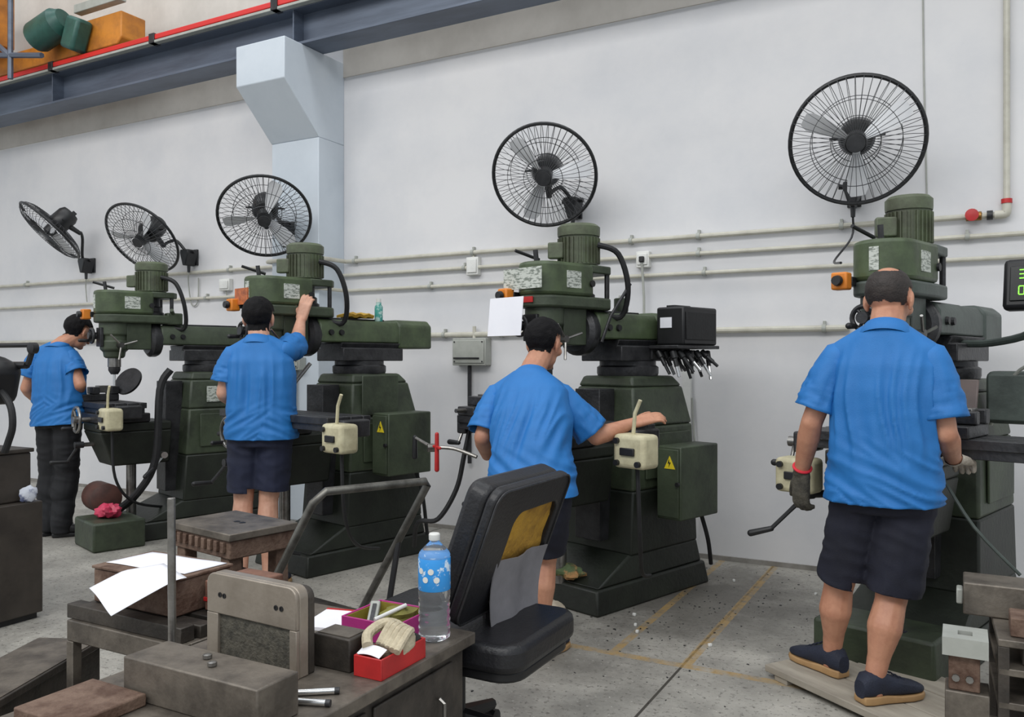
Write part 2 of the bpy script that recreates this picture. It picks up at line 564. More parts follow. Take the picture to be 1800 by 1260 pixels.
t, w, h = wall_box('wall_socket', 392, 490, 410, 512, 0.05, M_WHITE, 'small white socket on the wall behind the second worker', 'outlet', screws=False)
MB().tube([(0, -0.03, 0.02), (0.02, -0.02, -0.1)], 0.006, 6).build('cable', M_GREYBOX, t)
t, w, h = wall_box('isolator_box', 500, 628, 538, 650, 0.08, M_GREYBOX, 'small grey isolator box just right of the second worker', 'switch box', y=5.163)
MB().tube([(0.02, -0.04, 0), (0.02, -0.04, -0.5)], 0.014, 8).build('conduit', M_IRON, t)
a = W(1209, 600)
b = W(1209, 790)
t = thing('cable_duct', 'white vertical cable duct on the wall behind the third milling machine', 'cable duct', (a.x, WALL_Y, b.z))
MB().bx(-0.03, 0.03, -0.03, 0, 0, a.z - b.z + 0.12).build('duct', M_WHITE, t, 0.004)
MB().tube([(0.035, -0.02, 0.35), (0.05, -0.02, 0.1), (0.08, -0.02, -0.3), (0.02, -0.06, -0.62)], 0.006, 6, smooth=4).build('cable', M_GREYBOX, t)


# ------------------------------------------------------------------ wall fans
def wall_fan(label, cpx, cpy, cy, n, mpx, mpy, my=WALL_Y, R=0.35, spin=0.3):
    c = W(cpx, cpy, cy)
    m = W(mpx, mpy, my)
    t = thing('wall_fan', label, 'fan', m, 0, 'black wall fans')
    n = Vector(n).normalized()
    q = Vector((0, 0, 1)).rotation_difference(n)
    # frame whose local z is the blowing direction
    up = Vector((0, 0, 1))
    xa = up.cross(n).normalized()
    ya = n.cross(xa)
    Q = Matrix((xa, ya, n)).transposed()
    tr_ = lambda x, y, z: (c - m) + Q @ Vector((x, y, z))
    TAU = 2 * math.pi
    MB().tube([tr_(R * math.cos(TAU * i / 56), R * math.sin(TAU * i / 56), 0) for i in range(56)], 0.0125, 8, closed=True).build('rim', M_FAN, t)
    for nm, dz, k in (('front_grille', 0.075, 48), ('rear_grille', -0.075, 48)):
        g = MB()
        for i in range(k):
            a = TAU * i / k
            ca, sa = math.cos(a), math.sin(a)
            prof = [(0.055, 1.0), (0.2, 0.98), (0.29, 0.75), (0.335, 0.4), (R, 0.02)]
            g.tube([tr_(r * ca * R / 0.35, r * sa * R / 0.35, dz * z) for r, z in prof], 0.0021, 4)
        for r, z in ((0.13, 1.0), (0.24, 0.9)):
            g.tube([tr_(r * math.cos(TAU * i / 40), r * math.sin(TAU * i / 40), dz * z) for i in range(40)], 0.0024, 4, closed=True)
        g.build(nm, M_WIRE, t)
    MB().lathe([(0.001, 0), (0.05, 0.001), (0.05, 0.006), (0.001, 0.009)], tr_(0, 0, 0.072), n, 20).build('badge', M_WIRE, t)
    MB().lathe([(0.02, -0.03), (0.06, -0.03), (0.055, 0.03), (0.02, 0.045)], tr_(0, 0, 0), n, 20).build('hub', M_FAN, t)
    for k in range(3):
        a0 = TAU * k / 3 + spin
        rs = []
        for r, w0, w1, tw in ((0.05, -0.3, 0.3, 0.026), (0.12, -0.26, 0.3, 0.03), (0.2, -0.22, 0.28, 0.028), (0.28, -0.16, 0.24, 0.022), (0.315, -0.08, 0.16, 0.014)):
            up_, dn_ = [], []
            for j in range(7):
                u = j / 6
                ang = a0 + w0 + (w1 - w0) * u
                z = (0.5 - u) * tw * 2
                up_.append(tr_(r * math.cos(ang), r * math.sin(ang), z + 0.002))
                dn_.append(tr_(r * math.cos(ang), r * math.sin(ang), z - 0.002))
            rs.append(up_ + dn_[::-1])
        MB().rings(rs).build('blade', M_BLADE, t)
    mo = MB().lathe([(0.04, -0.05), (0.085, -0.065), (0.1, -0.09), (0.1, -0.22), (0.082, -0.26), (0.02, -0.27)], tr_(0, 0, 0), n, 24).build('motor', M_FAN, t)
    MB().box(tr_(0.0, -0.02, -0.275), (0.045, 0.045, 0.04), Q).build('gear_knob', M_BLACK, mo, 0.006)
    for s in (-1, 1):
        MB().cyl(tr_(s * 0.07, 0, -0.15), tr_(s * 0.15, 0, -0.14), 0.011, 0.008, 8).build('stay', M_FAN, t)
    neck = tr_(0, -0.10, -0.16)
    foot = tr_(0, -0.2, -0.18)
    MB().tube([tr_(0, -0.06, -0.15), neck, foot], [0.03, 0.026, 0.02], 10).build('tilt_bracket', M_FAN, t)
    w_ = Vector((0, -0.10, 0.02))
    mid = (foot + w_) / 2 + Vector((0, 0, 0.09))
    MB().tube([foot, foot * 0.8 + mid * 0.2 + Vector((0, 0, 0.02)), mid, w_ * 0.85 + mid * 0.15 + Vector((0, -0.02, 0.03)), w_], 0.014, 10, smooth=5).build('arm', M_FAN, t)
    br = MB().prism([(-0.05, 0.06), (0.05, 0.06), (0.055, 0.03), (0.018, -0.09), (-0.018, -0.09), (-0.055, 0.03)], -0.14, -0.02, lambda a, b, y: (a, y, b)).build('wall_bracket', M_FAN, t, 0.008)
    MB().bx(-0.04, 0.04, -0.02, 0, -0.08, 0.07).build('back_plate', M_FAN, br, 0.003)
    MB().cyl((0, -0.08, -0.08), (0, -0.08, -0.15), 0.016, 0.013, 10).build('cord_grip', M_FAN, t)
    for s in (-1, 1):
        MB().cyl((s * 0.045, -0.08, 0.035), (s * 0.08, -0.08, 0.04), 0.014, 0.017, 8).build('clamp_knob', M_BLACK, t)
    return t, m


t, m = wall_fan('rightmost black wall fan, above the balding worker', 1505, 248, 5.03, (0.06, -0.9, -0.40), 1502, 342, R=0.355, spin=0.5)
a = Vector((0, -0.08, -0.15))
MB().tube([a, a + Vector((-0.01, 0.02, -0.12)), a + Vector((-0.08, -0.2, -0.28)), P(1478, 462, 4.0) - m], 0.007, 6, smooth=5).build('cord', M_IRON, t)
t, m = wall_fan('black wall fan above the third milling machine with the tool rack', 957, 309, 4.98, (0.28, -0.83, -0.46), 1015, 366, R=0.345, spin=0.1)
t, m = wall_fan('black wall fan mounted on the white pilaster', 465, 381, 4.78, (0.52, -0.58, -0.62), 512, 405, my=5.163, R=0.35, spin=1.2)
t, m = wall_fan('black wall fan left of the pilaster with its arm bending right', 250, 419, 5.0, (0.1, -0.76, -0.64), 344, 452, R=0.355, spin=0.8)
MB().tube([(0, -0.08, -0.15), (-0.04, -0.05, -0.25), (-0.03, -0.02, -0.45), (0.05, -0.02, -0.42), (0.06, -0.02, -0.2)], 0.006, 6, smooth=5).build('cord', M_GREYBOX, t)
t, m = wall_fan('leftmost black wall fan, seen nearly edge on', 88, 405, 5.0, (-0.32, -0.62, -0.72), 164, 466, R=0.35, spin=0.0)
MB().tube([(0, -0.08, -0.15), (-0.05, -0.05, -0.22), (-0.06, -0.03, -0.38)], 0.006, 6, smooth=5).build('cord', M_GREYBOX, t)


# ------------------------------------------------------------------ turret milling machines
def handle_crank(name, a, axis, arm, grip, m, parent, r=0.009):
    """crank: hub on a shaft, arm, grip; a = shaft end, axis = shaft direction, arm = vector, grip = vector"""
    a, axis, arm, grip = Vector(a), Vector(axis).normalized(), Vector(arm), Vector(grip)
    mb = MB().cyl(a - axis * 0.03, a + axis * 0.03, 0.024, n=14)
    mb.tube([a, a + arm * 0.5, a + arm], [r * 1.25, r, r], 8)
    o = mb.build(name, m, parent)
    MB().cap(a + arm, a + arm + grip, 0.013, 0.016, 10).build('grip', M_BLACK, o)
    return o


def handwheel(name, c, axis, R, m, parent, grip=True):
    c, axis = Vector(c), Vector(axis).normalized()
    u = axis.orthogonal().normalized()
    w = axis.cross(u)
    mb = MB().tube([c + (u * math.cos(6.2832 * i / 24) + w * math.sin(6.2832 * i / 24)) * R for i in range(24)], 0.011, 8, closed=True)
    for k in range(3):
        a = 6.2832 * k / 3 + 0.4
        mb.cyl(c, c + (u * math.cos(a) + w * math.sin(a)) * R, 0.008, n=8)
    mb.cyl(c - axis * 0.03, c + axis * 0.025, 0.026, n=14)
    o = mb.build(name, m, parent)
    if grip:
        g = c + u * R
        MB().cap(g, g + axis * 0.07, 0.011, 0.014, 10).build('grip', M_BLACK, o)
    return o


def mill(label, x, y, rz, tbl=0.0, body=None, dark=None, ramm=None, ram_back=1.0, feed=1, cab=True, cab_z=(0.45, 0.85), wheel_red=False, housing_dark=False, mr=1.0, fdz=0.0, colm=None, knee_crank=True, conduit=True):
    colm = colm or body or M_DGREEN
    body = body or M_DGREEN
    dark = dark or M_OILSHADE
    ramm = ramm or M_GREEN
    t = thing('milling_machine', label, 'milling machine', (x, y, 0), math.radians(rz), 'turret milling machines')
    # base and column
    b = MB().frustum((-0.30, 0.30, -0.16, 0.86), 0.0, (-0.28, 0.28, -0.14, 0.84), 0.13)
    b.frustum((-0.27, 0.27, -0.12, 0.82), 0.13, (-0.25, 0.25, 0.16, 0.80), 0.26)
    b.build('base', dark, t, 0.012)
    MB().frustum((-0.255, 0.255, 0.17, 0.80), 0.255, (-0.248, 0.248, 0.195, 0.785), 0.60).build('pedestal', dark, t, 0.012)  # lower column: shade and grime both put into its dark colour
    c = MB().frustum((-0.248, 0.248, 0.195, 0.785), 0.60, (-0.24, 0.24, 0.22, 0.77), 0.95)
    c.frustum((-0.24, 0.24, 0.22, 0.77), 0.95, (-0.205, 0.205, 0.25, 0.72), 1.17)
    c.frustum((-0.205, 0.205, 0.25, 0.72), 1.17, (-0.18, 0.18, 0.27, 0.66), 1.23)
    col = c.build('column', colm, t, 0.015)
    MB().bx(-0.09, 0.09, 0.10, 0.23, 0.32, 1.16).build('knee_way', M_IRON, t, 0.004)
    for z in (0.66,):
        MB().bx(0.250, 0.262, 0.30, 0.72, z, z + 0.25).build('side_door', colm, col, 0.004)
    MB().lathe([(0.175, 0), (0.18, 0.015), (0.18, 0.05), (0.165, 0.06), (0.165, 0.085)], (0, 0.46, 1.23), (0, 0, 1), 32).build('turret', M_IRON, t)
    for k in range(4):
        a = k * math.pi / 2 + 0.5
        MB().lathe([(0.014, 0), (0.014, 0.02), (0.008, 0.024)], (0.15 * math.cos(a), 0.46 + 0.15 * math.sin(a), 1.315), (0, 0, 1), 6).build('turret_bolt', M_STEEL, t)
    # ram
    r = MB().prism([(-0.15, 1.315), (0.15, 1.315), (0.15, 1.40), (0.115, 1.40), (0.135, 1.435), (-0.135, 1.435), (-0.115, 1.40), (-0.15, 1.40)], 0.22, 0.72, lambda a, b, q: (a, q, b))
    r.build('ram_saddle', M_IRON, t, 0.006)
    rb = MB().prism([(-0.125, 1.437), (0.125, 1.437), (0.125, 1.545), (0.1, 1.585), (-0.1, 1.585), (-0.125, 1.545)], 0.06, ram_back, lambda a, b, q: (a, q, b))
    ram = rb.build('ram', ramm, t, 0.01)
    MB().prism([(-0.135, 1.40), (0.135, 1.40), (0.135, 1.56), (0.09, 1.60), (-0.09, 1.60), (-0.135, 1.56)], ram_back - 0.30, ram_back, lambda a, b, q: (a, q, b)).build('ram_end_housing', ramm, t, 0.014)
    MB().cyl((0, ram_back, 1.49), (0, ram_back + 0.05, 1.49), 0.035).build('end_cap', M_IRON, t)
    MB().bx(-0.03, 0.03, 0.12, ram_back - 0.35, 1.583, 1.60).build('ram_rail', M_IRON, ram, 0.003)
    for yy in (0.14, 0.22):
        MB().cyl((0.124, yy, 1.5), (0.14, yy, 1.5), 0.02, 0.017, 10).build('ram_bolt', M_BLACK, ram)
    # swivel head
    MB().lathe([(0.125, 0), (0.135, 0.02), (0.135, 0.06), (0.11, 0.08)], (0, 0.075, 1.48), (0, -1, 0), 28).build('swivel_flange', M_IRON, t)
    hd = MB().lathe([(0.058, 1.335), (0.072, 1.345), (0.078, 1.38), (0.098, 1.40), (0.1, 1.46), (0.092, 1.47), (0.092, 1.50), (0.105, 1.51), (0.105, 1.60)], (0, -0.24, 0), (0, 0, 1), 28)
    hd.bx(-0.085, 0.085, -0.18, 0.0, 1.40, 1.598)
    head = hd.build('head', body, t, 0.006)
    MB().cyl((0, -0.24, 1.27), (0, -0.24, 1.34), 0.046, n=20).build('quill', M_STEEL, t)
    MB().lathe([(0.024, 0.0), (0.034, 0.015), (0.042, 0.03), (0.042, 0.06)], (0, -0.24, 1.215), (0, 0, 1), 18).build('chuck', M_IRON, t)
    MB().cyl((0, -0.24, 1.13), (0, -0.24, 1.22), 0.009, n=10).build('cutter', M_CHROME, t)
    MB().bx(-0.05, 0.05, -0.352, -0.33, 1.42, 1.56).build('depth_stop', M_IRON, t, 0.004)
    # belt housing: rounded box around both pulleys, with an open slot at the motor end
    pts = []
    for i in range(13):
        a = math.pi + math.pi * i / 12
        pts.append((0.13 * math.cos(a), -0.25 + 0.13 * math.sin(a)))
    pts += [(0.14, 0.0), (0.13, 0.15), (0.09, 0.19), (-0.09, 0.19), (-0.13, 0.15), (-0.14, 0.0)]
    MB().prism(pts, 1.595, 1.66, lambda a, b, q: (a, b, q)).build('gear_case', body, t, 0.012)
    fr = [p for p in pts if p[1] <= 0.001]
    MB().prism(fr, 1.66, 1.835, lambda a, b, q: (a, b, q)).build('belt_housing', M_GREEN if not housing_dark else ramm, t, 0.018)
    MB().prism([(0.135, -0.02), (0.13, 0.15), (0.09, 0.19), (-0.09, 0.19), (-0.13, 0.15), (-0.135, -0.02)], 1.79, 1.835, lambda a, b, q: (a, b, q)).build('motor_plate', body, t, 0.008)
    MB().lathe([(0.09, 0.0), (0.09, 0.02), (0.075, 0.03), (0.075, 0.06), (0.06, 0.07), (0.06, 0.13)], (0, 0.03, 1.66), (0, 0, 1), 24).build('motor_pulley', M_BLACK, t)
    for sx in (-0.11, 0.11):
        MB().cyl((sx, 0.14, 1.66), (sx, 0.14, 1.79), 0.014, n=10).build('stud', M_IRON, t)
    MB().bx(-0.02, 0.02, -0.382, -0.378, 1.70, 1.80).build('front_scale', M_PLATE, t)
    MB().bx(0.131, 0.136, -0.21, -0.05, 1.70, 1.79).build('nameplate', M_PLATE, t, 0.001)
    MB().cyl((0.13, -0.02, 1.73), (0.15, -0.02, 1.73), 0.018, n=12).build('cover_knob', M_BLACK, t)
    # motor
    mo = MB().lathe([(0.085 * mr, 0), (0.105 * mr, 0.008), (0.105 * mr, 0.165), (0.09 * mr, 0.17), (0.09 * mr, 0.175)], (0, 0.03, 1.835), (0, 0, 1), 36).build('motor', M_MOTOR, t)
    for k in range(28):
        a = 6.2832 * k / 28
        ca, sa = math.cos(a), math.sin(a)
        MB().box((0.109 * mr * ca, 0.03 + 0.109 * mr * sa, 1.92), (0.018, 0.004, 0.14), Matrix.Rotation(a, 3, 'Z')).build('cooling_fin', M_MOTOR, mo)
    MB().lathe([(0.116 * mr, 0), (0.118 * mr, 0.015), (0.118 * mr, 0.05), (0.1 * mr, 0.065), (0.02, 0.07)], (0, 0.03, 2.0), (0, 0, 1), 32).build('fan_cowl', M_MOTOR, t)
    MB().box((-0.06, -0.085, 1.92), (0.09, 0.05, 0.09), Matrix.Rotation(0.5, 3, 'Z')).build('terminal_box', M_MOTOR, t, 0.008)
    # levers on the head
    MB().tube([(0.0, -0.30, 1.83), (0.0, -0.31, 1.90)], 0.013, 8).build('draw_bar', M_IRON, t)
    MB().tube([(-0.06, -0.22, 1.86), (-0.1, -0.36, 1.90)], 0.009, 8).build('brake_lever', M_BLACK, t)
    sw = MB().box((-0.13, -0.40, 1.66), (0.07, 0.06, 0.075)).build('drum_switch', M_ORANGE, t, 0.008)
    MB().lathe([(0.018, 0), (0.024, 0.01), (0.02, 0.03)], (-0.13, -0.43, 1.66), (0, -1, 0), 12).build('switch_knob', M_BLACK, sw)
    MB().bx(-0.14, -0.09, -0.38, -0.30, 1.64, 1.68).build('switch_arm', M_IRON, t, 0.004)
    handwheel('feed_handwheel', (-0.04, -0.385, 1.50), (0, -1, 0), 0.05, M_IRON, t)
    for a in (0.3, 2.4, 4.5):
        s = Vector((0.15, -0.24, 1.43))
        e = s + Vector((0.02, 0.11 * math.cos(a), 0.11 * math.sin(a)))
        h = MB().cyl((0.08, -0.24, 1.43), (0.16, -0.24, 1.43), 0.02, n=10)
        h.tube([s, e], 0.007, 6)
        h.build('quill_lever', M_STEEL, t)
    if conduit:
        MB().tube([(0.11, 0.06, 1.95), (0.19, 0.14, 1.9), (0.21, 0.2, 1.72), (0.14, 0.22, 1.56), (0.05, 0.10, 1.60)], 0.016, 8, smooth=6).build('motor_conduit', M_RUBBER, t)
    # knee, saddle, table
    kn = MB().frustum((-0.15, 0.15, -0.30, 0.11), 0.55, (-0.19, 0.19, -0.40, 0.11), 0.80)
    kn.bx(-0.19, 0.19, -0.40, 0.11, 0.80, 0.865)
    kn.build('knee', dark, t, 0.012)
    MB().cyl((0, -0.12, 0.12), (0, -0.12, 0.56), 0.035, n=16).build('knee_screw', M_STEEL, t)
    MB().bx(-0.2, 0.2, -0.41, -0.05, 0.866, 0.93).build('saddle', M_IRON, t, 0.008)
    X0, X1, Z0, Z1 = tbl - 0.58, tbl + 0.58, 0.932, 1.01
    prof = [(-0.38, Z0), (-0.12, Z0), (-0.12, Z1 - 0.04), (-0.105, Z1 - 0.04), (-0.105, Z1)]
    for yc in (-0.165, -0.25, -0.335):
        prof += [(yc + 0.009, Z1), (yc + 0.009, Z1 - 0.02), (yc - 0.009, Z1 - 0.02), (yc - 0.009, Z1)]
    prof += [(-0.395, Z1), (-0.395, Z1 - 0.04), (-0.38, Z1 - 0.04)]
    MB().prism(prof, X0, X1, lambda a, b, q: (q, a, b)).build('table', M_IRON, t, 0.003)
    for s in (-1, 1):
        xe = X0 if s < 0 else X1
        MB().bx(xe, xe + s * 0.07, -0.34, -0.16, 0.90, 0.995).build('end_bracket', M_IRON, t, 0.01)
    handle_crank('table_crank', (X0 - 0.10, -0.25, 0.94), (-1, 0, 0), (0, -0.05, -0.10), (-0.08, 0, 0), M_STEEL, t)
    if feed:
        fx = X1 + 0.015 if feed > 0 else X0 - 0.105
        f0 = MB().bx(fx, fx + 0.18, -0.45, -0.33, 0.83 + fdz, 0.985 + fdz)
        pf = f0.build('power_feed', M_CREAM, t, 0.022, seg=3)
        MB().bx(fx + 0.05, fx + 0.13, -0.462, -0.45, 0.89 + fdz, 0.925 + fdz).build('feed_slot', M_BLACK, pf, 0.004)
        for dx, dz in ((0.03, 0.855), (0.15, 0.855), (0.03, 0.955)):
            MB().cyl((fx + dx, -0.45, dz + fdz), (fx + dx, -0.466, dz + fdz), 0.014, n=12).build('feed_knob', M_BLACK, pf)
        MB().tube([(fx + 0.09, -0.41, 0.98 + fdz), (fx + 0.10, -0.41, 1.08 + fdz), (fx + 0.13, -0.41, 1.14 + fdz)], 0.009, 8).build('feed_lever', M_CREAM, pf)
        if feed > 0:
            MB().tube([(fx + 0.09, -0.38, 0.84), (fx + 0.09, -0.36, 0.5), (fx - 0.02, -0.2, 0.3), (fx - 0.2, 0.1, 0.2)], 0.010, 8, smooth=6).build('feed_cable', M_RUBBER, t)
    handwheel('cross_handwheel', (0.0, -0.50, 0.89), (0, -1, 0), 0.09, M_STEEL, t)
    MB().cyl((0, -0.5, 0.89), (0, -0.40, 0.89), 0.016, n=10).build('cross_shaft', M_STEEL, t)
    MB().cyl((-0.08, -0.46, 0.70), (-0.08, -0.36, 0.70), 0.016, n=10).build('knee_shaft', M_STEEL, t)
    if knee_crank:
        handle_crank('knee_crank', (-0.08, -0.46, 0.70), (0, -1, 0), (-0.13, -0.04, -0.13), (-0.02, -0.10, 0), M_IRON, t, 0.011)
    if cab:
        z0, z1 = cab_z
        eb = MB().bx(0.30, 0.46, 0.34, 0.70, z0, z1).build('electric_cabinet', body, t, 0.008)
        MB().bx(0.31, 0.45, 0.328, 0.34, z0 + 0.015, z1 - 0.015).build('cabinet_door', body, eb, 0.004)
        MB().bx(0.24, 0.31, 0.44, 0.60, z0 + 0.06, z1 - 0.06).build('cabinet_mount', dark, t)
        s = MB().prism([(0.36, z1 - 0.12), (0.43, z1 - 0.12), (0.395, z1 - 0.05)], 0.325, 0.328, lambda a, b, q: (a, q, b)).build('warning_triangle', M_YELLOW, eb)
        MB().prism([(0.392, z1 - 0.065), (0.384, z1 - 0.092), (0.394, z1 - 0.09), (0.39, z1 - 0.112), (0.404, z1 - 0.084), (0.394, z1 - 0.086)], 0.3235, 0.3255, lambda a, b, q: (a, q, b)).build('lightning_mark', M_BLACK, eb)
        MB().cyl((0.45, 0.328, (z0 + z1) / 2), (0.45, 0.312, (z0 + z1) / 2), 0.012, n=10).build('lock', M_BLACK, eb)
        MB().tube([(0.40, 0.62, z0), (0.42, 0.66, z0 - 0.15), (0.40, 0.72, 0.15)], 0.012, 8, smooth=5).build('supply_cable', M_RUBBER, t)
    return t


def on(t, p):
    """local point of a machine to the world"""
    return Matrix.Translation(t.location) @ Matrix.Rotation(t.rotation_euler.z, 4, 'Z') @ Vector(p)


def vise(t, x, label, z=1.0105, rz=0):
    w = on(t, (x, -0.25, z))
    v = thing('machine_vise', label, 'vise', w, t.rotation_euler.z + rz, 'vises on the machine tables')
    MB().bx(-0.07, 0.07, -0.15, 0.12, 0, 0.05).build('vise_body', M_IRON, v, 0.006)
    MB().bx(-0.075, 0.075, 0.06, 0.12, 0.05, 0.11).build('fixed_jaw', M_IRON, v, 0.006)
    MB().bx(-0.075, 0.075, -0.07, -0.02, 0.052, 0.105).build('moving_jaw', M_IRON, v, 0.006)
    MB().cyl((0, -0.22, 0.03), (0, -0.15, 0.03), 0.012, n=10).build('screw', M_STEEL, v)
    MB().bx(-0.045, 0.045, -0.02, 0.06, 0.06, 0.115).build('workpiece', M_STEEL, v, 0.003)
    return v


m1 = mill('dark green milling machine at the far left, beside the worker in long trousers', -5.46, 4.24, -18, tbl=-0.30, ramm=M_DGREEN, body=M_DGREEN, cab=False, ram_back=1.05)
m2 = mill('green milling machine in front of the worker raising his arm', -3.72, 4.03, -14, tbl=0.27, ram_back=1.0, cab_z=(0.58, 0.98))
m3 = mill('green milling machine with a black box and tool rack on its ram', -1.87, 4.18, -18, tbl=0.04, body=M_DGREEN, ram_back=0.88)
m4 = mill('grey-green milling machine with a digital readout, rightmost', -0.22, 4.17, -16, tbl=0.27, mr=0.86, fdz=-0.10, ramm=M_GGREEN, body=M_GGREEN, dark=M_OILSHADE, colm=M_DGREEN, knee_crank=False, conduit=False, feed=-1, cab=False, ram_back=1.02)

# extras of single machines
# machine 1: chip guard and chip pan, rusty motor cover at the base, upright conduit
MB().lathe([(0.001, 0), (0.115, 0.002), (0.115, 0.02), (0.001, 0.022)], (-0.25, -0.05, 1.15), (0.4, -0.75, 0.5), 28).build('chip_guard', M_IRON, m1)
MB().tube([(0.32, 0.05, 1.25), (0.30, -0.02, 1.1), (0.3, -0.05, 0.6), (0.22, -0.15, 0.35), (0.05, -0.25, 0.2)], 0.028, 10, smooth=5).build('coolant_hose', M_RUBBER, m1)
MB().bx(0.02, 0.44, -0.52, -0.17, 0.0, 0.2).build('coolant_tank', M_DGREEN, m1, 0.015)
MB().lathe([(0.09, 0), (0.11, 0.02), (0.11, 0.24), (0.08, 0.26)], (-0.22, -0.30, 0.30), (1, 0, 0), 24).build('coolant_motor', mat('red_oxide', (96, 62, 54), 0.6, 0, (60, 42, 38), 8, 0.8), m1)
MB().bx(0.06, 0.13, 0.1, 0.22, 1.59, 1.68).build('lubricator', M_DGREEN, m1, 0.01)
MB().tube([(0.1, 0.16, 1.66), (0.16, 0.12, 1.70)], 0.014, 8).build('lubricator_lever', M_DGREEN, m1)
MB().bx(0.235, 0.245, 0.36, 0.5, 1.0, 1.12).build('rating_plate', M_PLATE, m1)
handle_crank('side_crank', (0.27, 0.02, 0.62), (1, -0.2, 0), (0.03, -0.08, -0.08), (0.04, -0.08, -0.06), M_CHROME, m1)
# machine 2: coolant line with red grip
MB().tube([(0.28, -0.12, 1.30), (0.26, -0.22, 1.18), (0.18, -0.34, 1.10)], 0.012, 8).build('coolant_nozzle', M_STEEL, m2)
MB().tube([(0.25, -0.24, 1.17), (0.24, -0.29, 1.10), (0.23, -0.30, 1.01)], 0.022, 10, smooth=4).build('red_grip', M_RED, m2)
MB().tube([(0.23, -0.30, 1.0), (0.22, -0.36, 0.8), (0.18, -0.40, 0.5), (0.24, -0.3, 0.22), (0.3, -0.2, 0.16)], 0.011, 8, smooth=6).build('coolant_hose', M_RUBBER, m2)
MB().bx(-0.13, 0.02, -0.39, -0.382, 1.66, 1.76).build('control_plate', mat('amber_plate', (196, 110, 60), 0.5, 0, (120, 60, 40), 30, 0.8), m2)
MB().bx(0.235, 0.245, 0.3, 0.6, 0.96, 1.22).build('rear_cover', M_DGREEN, m2, 0.01)
MB().bx(-0.22, 0.0, 0.74, 0.86, 0.3, 1.12).build('column_back_cover', M_DGREEN, m2, 0.01)
# machine 3: white print on the head, box and tool rack on the ram
MB().bx(-0.16, 0.12, -0.389, -0.383, 1.69, 1.80).build('speed_chart', M_PLATE, m3, 0.001)
MB().bx(-0.03, 0.05, -0.384, -0.377, 1.62, 1.65).build('red_label', M_RED, m3)
pp = MB().box((-0.06, -0.47, 1.545), (0.25, 0.003, 0.20), Matrix.Rotation(-0.1, 3, 'X')).build('drawing_sheet', M_PAPER, m3)
MB().tube([(0.14, 0.06, 1.42), (0.17, 0.10, 1.56), (0.21, 0.22, 1.74)], 0.009, 8).build('ram_lever', M_IRON, m3)
handle_crank('side_crank', (-0.60, -0.52, 0.83), (-0.6, -1, 0), (-0.14, -0.02, 0.05), (0, 0, -0.11), M_STEEL, m3)
# machine 4: digital readout on an arm, guard plate
dr = MB().box((0.52, 0.10, 1.64), (0.30, 0.07, 0.22), Matrix.Rotation(-0.15, 3, 'X')).build('digital_readout', M_BLACK, m4, 0.02, label='black readout unit with green digits')
MB().box((0.52, 0.062, 1.645), (0.24, 0.006, 0.15), Matrix.Rotation(-0.15, 3, 'X')).build('screen', mat('dark_screen', (14, 18, 16), 0.25), dr, 0.003)
M_LED = emis('green_led', (120, 235, 60), 1.6)
SEG = {'0': 'abcdef', '3': 'abgcd', '5': 'afgcd', '8': 'abcdefg', '2': 'abged', '1': 'bc', '4': 'fgbc', '6': 'afgedc'}
SP = {'a': (0, 1, 1, 0), 'g': (0, 0, 1, 0), 'd': (0, -1, 1, 0), 'f': (-1, .5, 0, 1), 'b': (1, .5, 0, 1), 'e': (-1, -.5, 0, 1), 'c': (1, -.5, 0, 1)}
Rd = Matrix.Rotation(-0.15, 3, 'X')
for row, txt in ((0.04, '38502'), (-0.03, '01465')):
    for i, ch in enumerate(txt):
        mb = MB()
        for s in SEG[ch]:
            sx, sz, hor, ver = SP[s]
            loc = Vector((-0.075 + i * 0.036 + sx * 0.010, -0.004, row + sz * 0.018))
            mb.box(Vector((0.52, 0.062, 1.645)) + Rd @ loc, (0.018 if hor else 0.004, 0.002, 0.016 if ver else 0.004), Rd)
        mb.build('digit', M_LED, dr)
MB().tube([(0.50, 0.16, 1.53), (0.44, 0.24, 1.44), (0.26, 0.34, 1.40), (0.10, 0.4, 1.40)], 0.018, 10, smooth=4).build('readout_arm', M_GGREEN, m4)
MB().tube([(0.56, 0.12, 1.53), (0.5, 0.2, 1.35), (0.36, 0.3, 1.25), (0.25, 0.36, 1.02)], 0.008, 8, smooth=5).build('readout_cable', M_GREYBOX, m4)
MB().bx(0.24, 0.46, 0.30, 0.46, 1.03, 1.27).build('electric_cabinet', M_GGREEN, m4, 0.03, seg=3)
MB().bx(0.255, 0.445, 0.288, 0.302, 1.045, 1.255).build('cabinet_door', M_GGREEN, m4, 0.02, seg=3)
MB().box((0.20, -0.03, 1.13), (0.20, 0.012, 0.22), Matrix.Rotation(-0.25, 3, 'X')).build('splash_guard', mat('brown_guard', (98, 84, 80), 0.4, 0, (70, 60, 58), 6, 0.8), m4, 0.03)
MB().tube([(0.28, -0.42, 0.86), (0.40, -0.44, 0.68), (0.55, -0.42, 0.52)], 0.007, 8, smooth=4).build('drain_hose', M_GGREEN, m4)
MB().bx(-0.24, 0.26, -0.44, -0.17, 0.0, 0.2).build('coolant_tank', M_DGREEN, m4, 0.015)
handle_crank('long_knee_crank', (-0.30, -0.36, 0.72), (-0.5, -1, 0), (-0.15, -0.05, -0.17), (-0.09, -0.02, -0.03), M_IRON, m4, 0.010)
MB().cyl((-0.30, -0.36, 0.72), (-0.16, -0.2, 0.72), 0.018, n=10).build('knee_crank_shaft', M_IRON, m4)

# things that sit on the machines
vise(m1, -0.30, 'dark machine vise on the table of the leftmost milling machine')
vise(m2, -0.05, 'machine vise on the table beside the worker raising his arm')
vise(m3, -0.46, 'dark machine vise on the left end of the third machine table')
vise(m4, 0.30, 'machine vise on the table of the rightmost milling machine')

